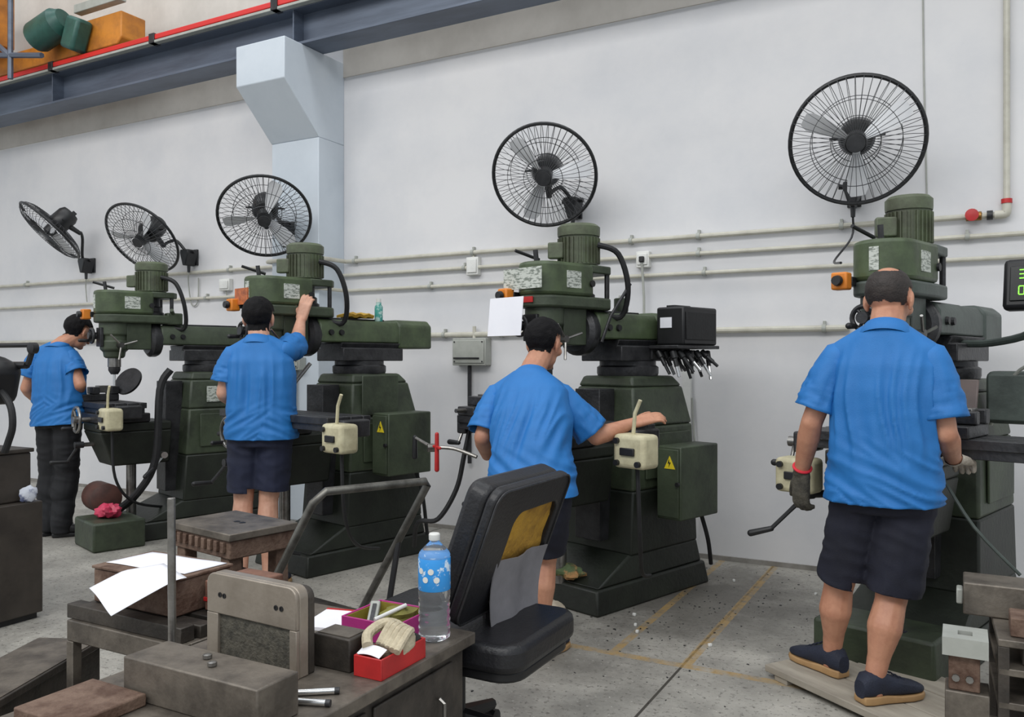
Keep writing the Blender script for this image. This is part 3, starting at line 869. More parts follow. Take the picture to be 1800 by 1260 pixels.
rk = thing('tool_rack', 'dark tool rack fixed to the right of the third machine ram', 'tool rack', on(m3, (0.155, 0.66, 1.385)), m3.rotation_euler.z)
MB().bx(0.0, 0.20, -0.20, 0.22, 0.0, 0.02).build('rack_plate', M_IRON, rk, 0.004)
MB().bx(-0.004, 0.008, -0.18, 0.20, -0.06, 0.0).build('rack_hanger', M_IRON, rk, 0.002)
b3 = thing('control_box', 'black control box with a white label beside the third machine ram', 'control box', on(m3, (0.155, 0.66, 1.406)), m3.rotation_euler.z)
MB().bx(0.0, 0.19, -0.13, 0.21, 0.0, 0.22).build('case', M_BLACK, b3, 0.012)
MB().bx(0.03, 0.11, -0.134, -0.131, 0.10, 0.16).build('white_label', M_PAPER, b3)
MB().bx(0.19, 0.197, -0.11, 0.19, 0.03, 0.19).build('side_panel', M_RUBBER, b3, 0.004)
MB().bx(0.02, 0.08, -0.06, 0.1, 0.22, 0.235).build('top_vent', M_IRON, b3, 0.003)
names = ['frontmost', 'second', 'third', 'fourth', 'fifth', 'sixth', 'rearmost']
for row in range(2):
    for i in range(7):
        w = on(m3, (0.20 + row * 0.10, 0.49 + i * 0.057, 1.37))
        q = thing('tool_holder', 'steel tool holder, %s of the %s row in the hanging rack' % (names[i], ('inner', 'outer')[row]), 'tool holder', w, m3.rotation_euler.z, 'tool holders in the rack')
        Rm = Matrix.Rotation(-0.35 + 0.3 * math.sin(i * 2.1 + row), 3, 'Y') @ Matrix.Rotation(0.3 * math.sin(i * 1.7), 3, 'X')
        d = Rm @ Vector((0.2, 0, -1)).normalized()
        MB().lathe([(0.012, -0.005), (0.019, 0.0), (0.019, 0.04), (0.013, 0.045), (0.013, 0.09)], (0, 0, 0), d, 12).build('collar', M_BLACK, q)
        MB().cyl(d * 0.085, d * (0.15 + 0.03 * math.sin(i * 3.3)), 0.010, 0.009, 8).build('cutter', M_CHROME if (i + row) % 2 else M_BLACK, q)
jr = thing('tool_jar', 'small dark jar with a white insert on the third machine ram', 'jar', on(m3, (0.0, 0.40, 1.601)), 0)
MB().lathe([(0.04, 0), (0.042, 0.01), (0.042, 0.075), (0.036, 0.08)], (0, 0, 0), (0, 0, 1), 18).build('jar_body', M_DGREEN, jr)
MB().bx(-0.012, 0.012, -0.012, 0.012, 0.075, 0.1).build('white_insert', M_WHITE, jr, 0.003)
tn = thing('spray_can', 'small teal can standing on the ram of the second machine', 'can', on(m2, (0.07, 0.57, 1.586)), m2.rotation_euler.z)
MB().lathe([(0.026, 0), (0.028, 0.01), (0.028, 0.1), (0.018, 0.115), (0.018, 0.13)], (0, 0, 0), (0, 0, 1), 16).build('can_body', mat('teal_can', (60, 150, 140), 0.4, 0, (200, 220, 215), 20, 0.7, lo=0.5, hi=0.56), tn)
MB().cyl((0, 0, 0.13), (0, 0, 0.155), 0.016).build('cap', M_WHITE, tn)
yb = thing('yellow_cloth', 'folded yellow cloth on top of the second machine ram', 'cloth', on(m2, (0.0, 0.42, 1.601)), m2.rotation_euler.z)
mb = MB()
rs = []
for i in range(9):
    yy = -0.09 + i * 0.0225
    rs.append([(x, yy, z + 0.006 * math.sin(i * 1.9 + k)) for k, (x, z) in enumerate([(-0.08, 0.006), (0.0, 0.006), (0.09, 0.006), (0.10, 0.025), (0.04, 0.038), (-0.03, 0.032), (-0.08, 0.024)])])
mb.rings(rs).build('folded_sheet', mat('yellow_fabric', (200, 160, 50), 0.8, 0, (150, 110, 35), 9, 0.7), yb)


def loc(t, p):
    """world point to the local frame of a machine"""
    return Matrix.Rotation(-t.rotation_euler.z, 3, 'Z') @ (Vector(p) - t.location)


# third machine: red cross handle and looping hose at its left
cA = loc(m3, P(768, 786, 4.45))
cB = loc(m3, P(838, 803, 4.35))
sh_ = MB().tube([cA, cA * 0.55 + cB * 0.45 + Vector((0, 0, 0.015)), cB], 0.010, 8, smooth=4).build('valve_shaft', M_STEEL, m3)
MB().cap(cA + Vector((0, 0, 0.07)), cA - Vector((0, 0, 0.12)), 0.011, 0.013, 10).build('red_handle', M_RED, sh_)
MB().cap(cA + Vector((-0.05, 0.02, 0)), cA + Vector((0.05, -0.02, 0)), 0.009, 0.009, 8).build('cross_handle', M_RED, sh_)
MB().tube([loc(m3, P(*q)) for q in ((828, 742, 4.75), (816, 800, 4.75), (802, 860, 4.75), (770, 912, 4.75), (735, 918, 4.8), (728, 960, 5.0))], 0.014, 8, smooth=6).build('air_hose', M_RUBBER, m3)


# ------------------------------------------------------------------ people
import numpy as np
M_SKIN = mat('tanned_skin', (196, 142, 114), 0.5, 0, (172, 116, 92), 14, 0.7, 0.08, 120)
M_SKIN2 = mat('fair_skin', (208, 160, 136), 0.5, 0, (186, 132, 108), 14, 0.7, 0.08, 120)
M_HAIR = mat('black_hair', (15, 14, 16), 0.75, 0, (24, 22, 24), 30, 0.6, 0.5, 160, spec=0.2)
M_HAIRG = mat('thinning_hair', (50, 42, 39), 0.65, 0, (32, 27, 25), 22, 0.8, 0.4, 160)
M_SHIRT = mat('bright_blue_polyester', (30, 112, 182), 0.62, 0, (26, 102, 170), 5, 0.5, 0.12, 240)
M_NAVY = mat('navy_cotton', (28, 34, 58), 0.8, 0, (22, 26, 44), 6, 0.6, 0.15, 200)
M_DNAVY = mat('black_navy_cotton', (24, 26, 42), 0.8, 0, (18, 19, 30), 6, 0.6, 0.15, 200)
M_TROUS = mat('black_trouser_cloth', (25, 26, 30), 0.8, 0, (18, 18, 21), 6, 0.6, 0.15, 200)
M_SHOE = mat('navy_shoe_mesh', (34, 40, 58), 0.7, 0, (24, 28, 42), 20, 0.6, 0.3, 200)
M_SOLE = mat('gum_sole', (176, 140, 96), 0.6, 0, (150, 116, 78), 10, 0.6)
M_GLOVE = mat('dirty_work_glove', (84, 80, 70), 0.85, 0, (48, 46, 42), 20, 0.8, 0.4, 160)
M_GLOVEW = mat('pale_work_glove', (196, 186, 172), 0.85, 0, (150, 138, 124), 20, 0.7, 0.4, 160)
M_EYE = mat('eye_white', (225, 222, 216), 0.3)
M_IRIS = mat('dark_iris', (30, 22, 18), 0.2)
M_LIP = mat('lip_skin', (168, 100, 88), 0.5)


def remesh(mb, voxel, smooth=4, factor=0.5):
    me = mb.mesh('tmp')
    o = bpy.data.objects.new('tmp', me)
    COL.objects.link(o)
    r = o.modifiers.new('r', 'REMESH')
    r.mode = 'VOXEL'
    r.voxel_size = voxel
    s = o.modifiers.new('s', 'SMOOTH')
    s.iterations = smooth
    s.factor = factor
    dg = bpy.context.evaluated_depsgraph_get()
    dg.update()
    out = bpy.data.meshes.new_from_object(o.evaluated_get(dg))
    bpy.data.objects.remove(o)
    return out


def vco_n(me):
    co = np.empty(len(me.vertices) * 3, np.float32)
    me.vertices.foreach_get('co', co)
    no = np.empty(len(me.vertices) * 3, np.float32)
    me.vertices.foreach_get('normal', no)
    return co.reshape(-1, 3), no.reshape(-1, 3)


def cut(me, planes):
    """open the mesh: each plane = (point, outward normal, reach) removes what lies beyond it near the point"""
    bm = bmesh.new()
    bm.from_mesh(me)
    for p, n, reach in planes:
        p, n = Vector(p), Vector(n).normalized()
        near = [f for f in bm.faces if (f.calc_center_median() - p).length < reach]
        geom = list(set([v for f in near for v in f.verts])) + list(set([e for f in near for e in f.edges])) + near
        bmesh.ops.bisect_plane(bm, geom=geom, plane_co=p, plane_no=n, clear_outer=False)
        kill = [f for f in bm.faces if (f.calc_center_median() - p).length < reach and (f.calc_center_median() - p).dot(n) > 1e-5]
        bmesh.ops.delete(bm, geom=kill, context='FACES')
    bm.to_mesh(me)
    bm.free()
    return me


def shell(me, ctr, reach, cond, off, name):
    """a thin layer over the faces of a mesh near ctr where cond(point) holds; off(point) = thickness"""
    nv, npoly = len(me.vertices), len(me.polygons)
    co = np.empty(nv * 3, np.float32)
    me.vertices.foreach_get('co', co)
    co = co.reshape(-1, 3)
    near = np.linalg.norm(co - np.array(ctr, np.float32), axis=1) < reach
    ok = np.zeros(nv, bool)
    for i in np.nonzero(near)[0]:
        ok[i] = cond(Vector(co[i]))
    ls = np.empty(npoly, np.int32)
    lt = np.empty(npoly, np.int32)
    me.polygons.foreach_get('loop_start', ls)
    me.polygons.foreach_get('loop_total', lt)
    vi = np.empty(len(me.loops), np.int32)
    me.loops.foreach_get('vertex_index', vi)
    good = np.add.reduceat(ok[vi].astype(np.int32), ls) == lt
    used, fs = {}, []
    vs = []
    for k in np.nonzero(good)[0]:
        f = []
        for i in vi[ls[k]:ls[k] + lt[k]]:
            i = int(i)
            if i not in used:
                used[i] = len(vs)
                v = me.vertices[i]
                vs.append(v.co + v.normal * off(v.co))
            f.append(used[i])
        fs.append(tuple(f))
    out = bpy.data.meshes.new(name)
    out.from_pydata([tuple(v) for v in vs], [], fs)
    return out


def ellring(c, r, f, hw, hd, n=20, up=None, sq=2.4):
    """super-ellipse ring spanned by r (right) and f (forward)"""
    out = []
    for j in range(n):
        t = 2 * math.pi * j / n
        ct, st = math.cos(t), math.sin(t)
        x = math.copysign(abs(ct) ** (2 / sq), ct) * hw
        y = math.copysign(abs(st) ** (2 / sq), st) * hd
        out.append(c + r * x + f * y)
    return out


def loft(mb, secs, n=20):
    mb.rings([ellring(Vector(c), r, f, hw, hd, n) for c, r, f, hw, hd in secs])


def hand(mb, wrist, d, pn, side, curl=0.5, s=1.0, spread=0.05):
    """palm and five fingers; d = pointing direction, pn = palm normal (fingers bend towards it), side = thumb side"""
    d, pn, side = Vector(d).normalized(), Vector(pn), Vector(side)
    pn = (pn - d * pn.dot(d)).normalized()
    side = (side - d * side.dot(d) - pn * side.dot(pn)).normalized()
    wrist = Vector(wrist)
    for k in (-0.026, -0.009, 0.009, 0.026):
        mb.cap(wrist + side * k * 0.75 * s, wrist + d * 0.082 * s + side * k * s, 0.0165 * s, 0.0135 * s, 10)
    for i, (k, L) in enumerate(((0.032, 0.072), (0.011, 0.08), (-0.011, 0.075), (-0.031, 0.06))):
        p = wrist + d * 0.085 * s + side * k * s
        a = 0.15
        dd = (d + side * k * spread * 20).normalized()
        for frac, r0, r1 in ((0.46, 0.0095, 0.0088), (0.30, 0.0088, 0.0082), (0.24, 0.0082, 0.0074)):
            v = (dd * math.cos(a) + pn * math.sin(a)).normalized()
            e = p + v * L * frac * s
            mb.cap(p, e, r0 * s, r1 * s, 8)
            p = e
            a += curl * (1 + 0.1 * i)
    p = wrist + d * 0.025 * s + side * 0.026 * s
    v = (side * 0.75 + d * 0.75 + pn * 0.25).normalized()
    for L, r0, r1 in ((0.04, 0.014, 0.011), (0.032, 0.0105, 0.0098), (0.026, 0.0095, 0.008)):
        e = p + v * L * s
        mb.cap(p, e, r0 * s, r1 * s, 8)
        p = e
        v = (v + d * 0.45 + pn * 0.3 * curl).normalized()


def shoe(name, heel, toe_dir, parent, o, L=0.275, m=None, sole=None):
    d = Vector(toe_dir)
    d.z = 0
    d.normalize()
    s = Vector((d.y, -d.x, 0))
    up = Vector((0, 0, 1))
    h = Vector(heel)
    hw = [(0.0, 0.03), (0.03, 0.039), (0.09, 0.039), (0.15, 0.046), (0.2, 0.052), (0.245, 0.046), (0.268, 0.03), (0.277, 0.012)]
    out = [h + d * (a * L / 0.275) + s * b for a, b in hw] + [h + d * (a * L / 0.275) - s * b for a, b in reversed(hw)]
    sm = MB()
    n = len(out)
    low = [p + up * 0.0 for p in out]
    top = [p + up * (0.030 if (p - h).dot(d) < 0.12 else 0.024) for p in out]
    sm.rings([low, [p + (p - h - d * L / 2).normalized() * 0.003 + up * 0.012 for p in low], top])
    sm.v = [p - o for p in sm.v]
    up_m = MB()
    secs = []
    for a, w, z in ((-0.002, 0.028, 0.085), (0.02, 0.039, 0.112), (0.06, 0.041, 0.115), (0.10, 0.042, 0.108), (0.13, 0.045, 0.092), (0.17, 0.049, 0.078), (0.21, 0.05, 0.066), (0.245, 0.044, 0.056), (0.268, 0.028, 0.046), (0.275, 0.012, 0.036)):
        c = h + d * (a * L / 0.275)
        ring = []
        for j in range(14):
            t = math.pi * 2 * j / 14
            ct, st = math.cos(t), math.sin(t)
            x = math.copysign(abs(ct) ** 0.7, ct) * w
            zz = 0.02 + (z - 0.02) * (0.5 + 0.5 * math.copysign(abs(st) ** 0.8, st))
            ring.append(c + s * x + up * zz - o)
        secs.append(ring)
    up_m.rings(secs)
    sh = up_m.build(name, m or M_SHOE, parent)
    sm.build('sole', sole or M_SOLE, sh, 0.004)
    lc = MB()
    for k in range(4):
        c = h + d * (0.115 + k * 0.022) * (L / 0.275) + up * (0.106 - k * 0.011) - o
        lc.tube([c - s * 0.02, c + up * 0.004, c + s * 0.02], 0.003, 6)
    lc.build('lace', m or M_SHOE, sh)
    return sh


def person(label, o, ang, J, dark=False, hair='full', pants='shorts', s=1.0, head_yaw=0, head_pitch=0, head_roll=0, hands=None, toes=None, skin=None, navy=None, gut=0.0, sleeve=0.62, folds=1.0, seed=0, gloves=(), band=None, shoes_m=None, ground=0.0, nape=-0.058):
    o = Vector(o)
    f = Vector((math.cos(ang), math.sin(ang), 0))
    r = Vector((f.y, -f.x, 0))
    up = Vector((0, 0, 1))
    skin = skin or M_SKIN
    navy = navy or M_NAVY

    def j(px, py, fo):
        rr = ray(px)
        t = ((o.dot(f) + fo)) / rr.dot(f)
        return P(px, py, t)
    K = {k: j(*v) for k, v in J.items()}
    for sd in 'LR':
        K['an' + sd].z = ground + 0.078
    org = Vector((o.x, o.y, ground))
    nb, hp = K['neck'], K['hip']
    spine = (nb - hp).normalized()
    tf = (f - spine * f.dot(spine)).normalized()
    tr = tf.cross(spine)
    if tr.dot(r) < 0:
        tr = -tr
    # torso axis points
    shc = (K['shL'] + K['shR']) / 2
    A = lambda u: hp + (nb - hp) * u
    # ---------------- body skin
    mb = MB()
    loft(mb, [(A(-0.12), r, f, 0.15 * s, 0.095 * s), (A(0.05), r, f, 0.16 * s, 0.10 * s), (A(0.3), tr, tf, 0.14 * s, 0.09 * s), (A(0.6), tr, tf, 0.15 * s, 0.095 * s), (A(0.85), tr, tf, 0.14 * s, 0.08 * s), (A(0.98), tr, tf, 0.07 * s, 0.06 * s)])
    hc = K['head']
    mb.cap(nb - spine * 0.05, nb + (hc - nb) * 0.25, 0.066 * s, 0.058 * s)
    mb.cap(nb, hc - up * 0.03 * s - f * 0.012, 0.060 * s, 0.056 * s)
    # head frame
    hy = f * math.cos(head_yaw) + r * math.sin(head_yaw)
    hr = Vector((hy.y, -hy.x, 0))
    q = Quaternion(hr, -head_pitch) @ Quaternion(hy, head_roll)
    hf, hrr, hu = q @ hy, q @ hr, q @ up
    H = lambda x, y, z: hc + (hrr * x + hf * y + hu * z) * s
    HM = Matrix((hrr, hf, hu)).transposed()
    HE = lambda c, rad, R=None: mb.ell(H(*c), tuple(v * s for v in rad), HM @ R if R else HM)
    HE((0, -0.012, 0.028), (0.076, 0.096, 0.086))
    HE((0, 0.03, 0.0), (0.066, 0.068, 0.08))
    HE((0, 0.035, -0.055), (0.05, 0.056, 0.055))
    HE((0, 0.072, -0.088), (0.024, 0.022, 0.018))
    HE((0, 0.088, 0.028), (0.05, 0.018, 0.014))
    for sx in (-1, 1):
        HE((sx * 0.043, 0.062, -0.02), (0.022, 0.026, 0.022))
        HE((sx * 0.078, -0.004, -0.006), (0.010, 0.019, 0.033), Matrix.Rotation(sx * 0.35, 3, 'Z'))
        HE((sx * 0.076, 0.0, -0.032), (0.007, 0.010, 0.013))
    mb.cap(H(0, 0.094, 0.018), H(0, 0.114, -0.022), 0.009 * s, 0.014 * s, 10)
    for sx in (-1, 1):
        HE((sx * 0.011, 0.102, -0.024), (0.009, 0.011, 0.008))
    HE((0, 0.090, -0.050), (0.022, 0.012, 0.006))
    HE((0, 0.087, -0.060), (0.020, 0.012, 0.007))
    # arms
    hands = hands or {}
    for sd in 'LR':
        a, b, c = K['sh' + sd], K['el' + sd], K['wr' + sd]
        mb.cap(a, b, 0.044 * s, 0.039 * s)
        m_ = b + (c - b) * 0.3
        mb.cap(b, m_, 0.039 * s, 0.042 * s)
        mb.cap(m_, c, 0.042 * s, 0.027 * s)
        hd = hands.get(sd)
        if hd:
            d_, pn_, sd_, cu_ = hd
            hand(mb, c + Vector(d_).normalized() * 0.012, d_, pn_, sd_, cu_, s)
    # legs
    for sd in 'LR':
        a, b, c = K['hip' + sd], K['kn' + sd], K['an' + sd]
        mb.cap(a, b, 0.078 * s, 0.054 * s)
        back = (c - b).normalized()
        m_ = b + (c - b) * 0.32 - f * 0.018
        mb.cap(b, m_, 0.052 * s, 0.059 * s)
        mb.cap(m_, b + (c - b) * 0.7 - f * 0.004, 0.059 * s, 0.038 * s)
        mb.cap(b + (c - b) * 0.65, c, 0.040 * s, 0.033 * s)
        mb.cap(c, c - up * 0.03, 0.036 * s, 0.036 * s)
    for v in mb.v:
        v -= org
    body = remesh(mb, 0.0052, 3)
    body.name = 'person'
    body.materials.clear()
    bo = link('person', body, skin, None, 0)
    bo.location = org
    tag(bo, label, 'person', 'workers in blue shirts')
    # eyes
    for sx in (-1, 1):
        MB().ell(H(sx * 0.030, 0.082, 0.006) - org, (0.012 * s,) * 3, n=12, m=8).build('eye', M_EYE, bo)
        MB().ell(H(sx * 0.030, 0.0905, 0.006) - org, (0.006 * s,) * 3, n=10, m=6).build('iris', M_IRIS, bo)
    # hair
    HI = HM.transposed()

    def hloc(p):
        return (HI @ (p + org - hc)) / s

    def hair_in(p):
        x, y, z = hloc(p)
        if z < -0.075 or (Vector((x, y, z))).length > 0.145:
            return False
        w = 0.006 * noise.noise(p * 60)
        if abs(x) > 0.070 and -0.03 < y < 0.03 and -0.045 < z < 0.034:
            return False
        if y > 0.02:
            lim = 0.052 + (y - 0.02) * 0.25
        elif y > -0.015:
            lim = -0.02 + (y + 0.015) * 2.0
        else:
            lim = nape
        if hair == 'bald' and z > 0.03 and (x * x * 1.3 + (y + 0.045) ** 2 + (z - 0.09) ** 2) < 0.0019 + w * 0.08:
            return False
        return z > lim + w

    def hair_off(p):
        x, y, z = hloc(p)
        base = 0.012 if hair == 'full' else 0.0035
        k = min(1, max(0.12, (z + 0.06) / 0.07)) if y < 0.02 else 1
        return (base * k + 0.004 * (noise.noise(p * 45) * (1 if hair == 'full' else 0.3))) * s
    hm = shell(body, hc - org, 0.16 * s, hair_in, hair_off, 'hair')
    link('hair', hm, M_HAIR if hair == 'full' else M_HAIRG, bo, 0)
    # ---------------- shirt
    sb = MB()
    hemc = K['hem']
    loft(sb, [(hemc - up * 0.04, r, f, 0.205 * s, (0.150 + gut) * s), (hemc, r, f, 0.200 * s, (0.148 + gut) * s), (A(0.12), r, f, 0.192 * s, (0.142 + gut) * s), (A(0.35), tr, tf, 0.182 * s, (0.135 + gut) * s),
              (A(0.6), tr, tf, 0.188 * s, (0.13 + gut * 0.4) * s), (A(0.78), tr, tf, 0.182 * s, 0.115 * s), (A(0.90), tr, tf, 0.14 * s, 0.095 * s), (A(0.985), tr, tf, 0.098 * s, 0.086 * s), (A(1.02), tr, tf, 0.078 * s, 0.076 * s)], 24)
    cuts = []
    slv = []
    for sd in 'LR':
        a, b = K['sh' + sd], K['el' + sd]
        inn = a + (nb - a) * 0.72 - spine * 0.005
        ins = a + (nb - a) * 0.14
        sb.cap(inn, ins, 0.066 * s, 0.058 * s)
        sb.cap(nb - spine * 0.11 + (a - nb) * 0.3, ins + (hp - nb) * 0.15 + (nb - a) * 0.04, 0.085 * s, 0.062 * s)
        x = (b - a).normalized()
        e = a + (b - a) * sleeve
        st = a + (nb - a) * 0.30
        L1 = (e - a).length
        pts, rad = [st], [0.048 * s]
        for i in range(19):
            u = i / 18
            k = min(1, u * 3)
            pts.append(a + (nb - a) * 0.05 * (1 - k) + x * L1 * u)
            rad.append((0.063 + 0.017 * u) * s)
        slv.append((sd, pts, rad, x))
    cuts.append((hemc - org, (hemc - hp).normalized() if (hemc - hp).length > 0.05 else -up, 0.4))
    for v in sb.v:
        v -= org
    shm = remesh(sb, 0.009, 6)
    # drape folds
    cos, nors = vco_n(shm)
    hipl = hp - org
    for vi_ in range(len(cos)):
        p = Vector(cos[vi_])
        d_ = p - hipl
        hx, hh = d_.dot(r), d_.dot(up) / max(0.3, (nb - hp).dot(up))
        fy = d_.dot(f)
        rid = lambda q_: (1 - abs(q_) * 2.4)
        n1 = noise.noise(Vector((hx * 23 + 1.2 * noise.noise(Vector((p.z * 3, seed, 0))), fy * 5, p.z * 1.3 + seed)))
        sg = 1 if noise.noise(Vector((seed, hx * 2.0, p.z * 1.5))) > 0 else -1
        n2 = noise.noise(Vector((hx * 4 + seed, fy * 5, p.z * 24 + hx * 13 * sg)))
        n3 = noise.noise(Vector((hx * 16 - p.z * 9, fy * 9 + seed, p.z * 22)))
        wv = max(0.0, min(1.0, (0.93 - hh) * 3)) * max(0.25, min(1, hh * 2.2 + 0.2))
        wd = max(0.0, min(1.0, (0.36 - hh) * 4))
        dsp = folds * (0.015 * (rid(n1) - 0.4) * wv * (1 - 0.6 * wd) + 0.011 * (rid(n2) - 0.45) * wd + 0.0015 * n3)
        cos[vi_] += nors[vi_] * dsp
    shm.vertices.foreach_set('co', cos.ravel())
    shm = cut(shm, cuts)
    so = link('shirt', shm, M_SHIRT, bo, 0)
    md = so.modifiers.new('thick', 'SOLIDIFY')
    md.thickness = 0.004
    md.offset = -1
    for sd, pts, rad, x in slv:
        sm_ = MB().tube([p - org for p in pts], rad, 36)
        sm_.f = [f_ for f_ in sm_.f if len(f_) == 4]
        c0 = pts[2] - org
        for i, v in enumerate(sm_.v):
            k = min(1, max(0, (i // 36 - 2) / 8))
            t_ = (i // 36) / 19
            ax_ = pts[1] - org + x * (v - (pts[1] - org)).dot(x)
            n_ = (v - ax_).normalized()
            q1 = noise.noise(Vector((n_.x * 3 + seed, n_.y * 3, n_.z * 3 + t_ * 1.6)))
            q2 = noise.noise(Vector((n_.x * 1.5, n_.y * 1.5 + seed, n_.z * 1.5 + t_ * 9)))
            v += n_ * (0.010 * (0.55 - abs(q1) * 2) + 0.007 * (0.5 - abs(q2) * 2)) * k
        me_ = sm_.mesh('sleeve')
        sl = link('sleeve', me_, M_SHIRT, so, 0)
        md = sl.modifiers.new('thick', 'SOLIDIFY')
        md.thickness = 0.004
        md.offset = -1
    # collar
    cp, rs = nb - spine * 0.004 * s, []
    nd = (hc - nb).normalized()
    nf = (f - nd * f.dot(nd)).normalized()
    nr = r
    for dz, k in ((-0.03, 1.30), (0.0, 1.18), (0.026, 1.08), (0.030, 1.11), (0.012, 1.27), (-0.018, 1.46), (-0.026, 1.44)):
        rs.append([p - org for p in ellring(cp + nd * dz * s + nf * 0.006, nr, nf, 0.066 * s * k, 0.064 * s * k, 28, sq=2.0)])
    MB().rings(rs, cap=False).build('collar', M_SHIRT, so, sharp=60)
    # ---------------- shorts or trousers
    pb = MB()
    loft(pb, [(A(0.12), r, f, 0.168 * s, (0.118 + gut * 0.7) * s), (hp, r, f, 0.178 * s, (0.124 + gut * 0.5) * s), (hp - up * 0.10, r, f, 0.17 * s, 0.118 * s)], 20)
    cuts = []
    for sd in 'LR':
        a, b, c = K['hip' + sd], K['kn' + sd], K['an' + sd]
        x = (b - a).normalized()
        if pants == 'shorts':
            e = K['cuff' + sd]
            pb.cap(a - up * 0.03, e + x * 0.05, 0.096 * s, 0.094 * s)
            cuts.append((e - org, x, 0.14 * s))
        else:
            pb.cap(a - up * 0.03, b, 0.096 * s, 0.082 * s)
            pb.cap(b, b + (c - b) * 0.35 - f * 0.018, 0.082 * s, 0.082 * s)
            pb.cap(b + (c - b) * 0.3, c + up * 0.03, 0.080 * s, 0.068 * s)
            pb.cap(c + up * 0.03, c - up * 0.02, 0.068 * s, 0.066 * s)
            cuts.append((c - up * 0.045 - org, -up, 0.12 * s))
    for v in pb.v:
        v -= org
    pm = remesh(pb, 0.009, 6)
    cos, nors = vco_n(pm)
    for vi_ in range(len(cos)):
        p = Vector(cos[vi_])
        n1 = noise.noise(Vector((p.x * 14, p.y * 14, p.z * 5 + seed)))
        n2 = noise.noise(Vector((p.x * 8 + p.z * 9, p.y * 8, p.z * 14 + seed)))
        cos[vi_] += nors[vi_] * (0.006 * n1 + 0.007 * (0.6 - abs(n2) * 2))
    pm.vertices.foreach_set('co', cos.ravel())
    pm = cut(pm, cuts)
    po = link('shorts' if pants == 'shorts' else 'trousers', pm, navy, bo, 0)
    md = po.modifiers.new('thick', 'SOLIDIFY')
    md.thickness = 0.004
    md.offset = -1
    # shoes
    for i, sd in enumerate('LR'):
        td = (toes or {}).get(sd, (f - r * 0.25) if sd == 'L' else (f + r * 0.25))
        td = Vector(td)
        td.z = 0
        td.normalize()
        c = K['an' + sd]
        shoe('shoe', Vector((c.x, c.y, c.z - 0.075)) - td * 0.062, td, bo, org, m=shoes_m, sole=(M_SOLE if not dark else M_BLACK))
    # gloves, wrist band
    for sd, gm in gloves:
        wr = K['wr' + sd] - org
        el_ = K['el' + sd] - org
        ax = (wr - el_).normalized()
        gm_ = shell(body, wr, 0.25, lambda p: (p - wr).dot(ax) > -0.015 and (p - wr).length < 0.24 and (p - wr).dot(ax) < 0.24, lambda p: 0.004 + 0.0015 * noise.noise(p * 70), 'glove')
        link('glove', gm_, gm, bo, 0)
    if band:
        wr = K['wr' + band] - org
        ax = (wr - (K['el' + band] - org)).normalized()
        u = ax.orthogonal().normalized()
        w_ = ax.cross(u)
        MB().tube([wr - ax * 0.02 + (u * math.cos(6.2832 * i / 24) + w_ * math.sin(6.2832 * i / 24)) * 0.034 for i in range(24)], 0.006, 8, closed=True).build('wrist_band', mat('red_cord', (214, 44, 60), 0.6), bo)
    return bo


D = math.radians
# balding worker at the right, standing on the board
person('balding worker seen from behind, gloved left hand hanging down, rightmost person', (-0.265, 3.45), D(86), dict(
    head=(1563, 527, 0.06), neck=(1557, 583, 0.0), shL=(1470, 632, 0), shR=(1640, 634, 0), elL=(1427, 742, -0.03), wrL=(1409, 828, 0.08),
    elR=(1662, 762, -0.02), wrR=(1676, 806, 0.20), hip=(1553, 850, 0), hem=(1553, 880, 0), hipL=(1510, 862, 0), hipR=(1594, 862, 0),
    knL=(1474, 1030, 0.06), anL=(1462, 1150, 0.11), knR=(1566, 1055, -0.02), anR=(1536, 1196, -0.10), cuffL=(1482, 1018, 0.05), cuffR=(1572, 1040, -0.01)),
    hair='bald', ground=0.05, nape=-0.03, head_yaw=0.2, head_pitch=0.25, head_roll=0.0, gut=0.012, s=1.06, sleeve=0.80, navy=M_DNAVY, seed=3.1,
    hands={'L': ((-0.05, 0.1, -1), (0.5, 0.6, 0), (-0.2, 1, 0), 0.55), 'R': ((0.25, 0.9, -0.15), (0, 0.1, -1), (-1, 0, 0), 0.5)},
    toes={'L': (-0.75, 0.55, 0), 'R': (0.68, 0.7, 0)}, gloves=(('L', M_GLOVE), ('R', M_GLOVEW)), band='L')
# third worker, leaning over the table
person('worker with cropped black hair reaching his bare right arm over the machine table', (-1.72, 3.28), D(98), dict(
    head=(956, 604, 0.26), neck=(932, 660, 0.17), shL=(872, 698, 0.14), shR=(988, 698, 0.16), elL=(848, 768, 0.05), wrL=(856, 800, 0.20),
    elR=(1048, 768, 0.22), wrR=(1112, 744, 0.36), hip=(936, 846, -0.06), hem=(938, 866, -0.06), hipL=(904, 860, -0.06), hipR=(966, 860, -0.06),
    knL=(905, 985, 0.02), anL=(898, 1112, -0.06), knR=(958, 982, 0.05), anR=(950, 1105, 0.0), cuffL=(905, 965, 0.0), cuffR=(958, 962, 0.04)),
    hair='full', head_yaw=0.22, head_pitch=0.3, s=1.0, sleeve=0.88, seed=8.4, skin=M_SKIN,
    hands={'L': ((0.35, 0.8, -0.3), (0, 0.1, -1), (1, 0, 0), 0.8), 'R': ((0.75, 0.55, 0.25), (-0.2, 0.5, -1), (-0.6, 0.6, 0.3), 0.35)}, navy=M_DNAVY)
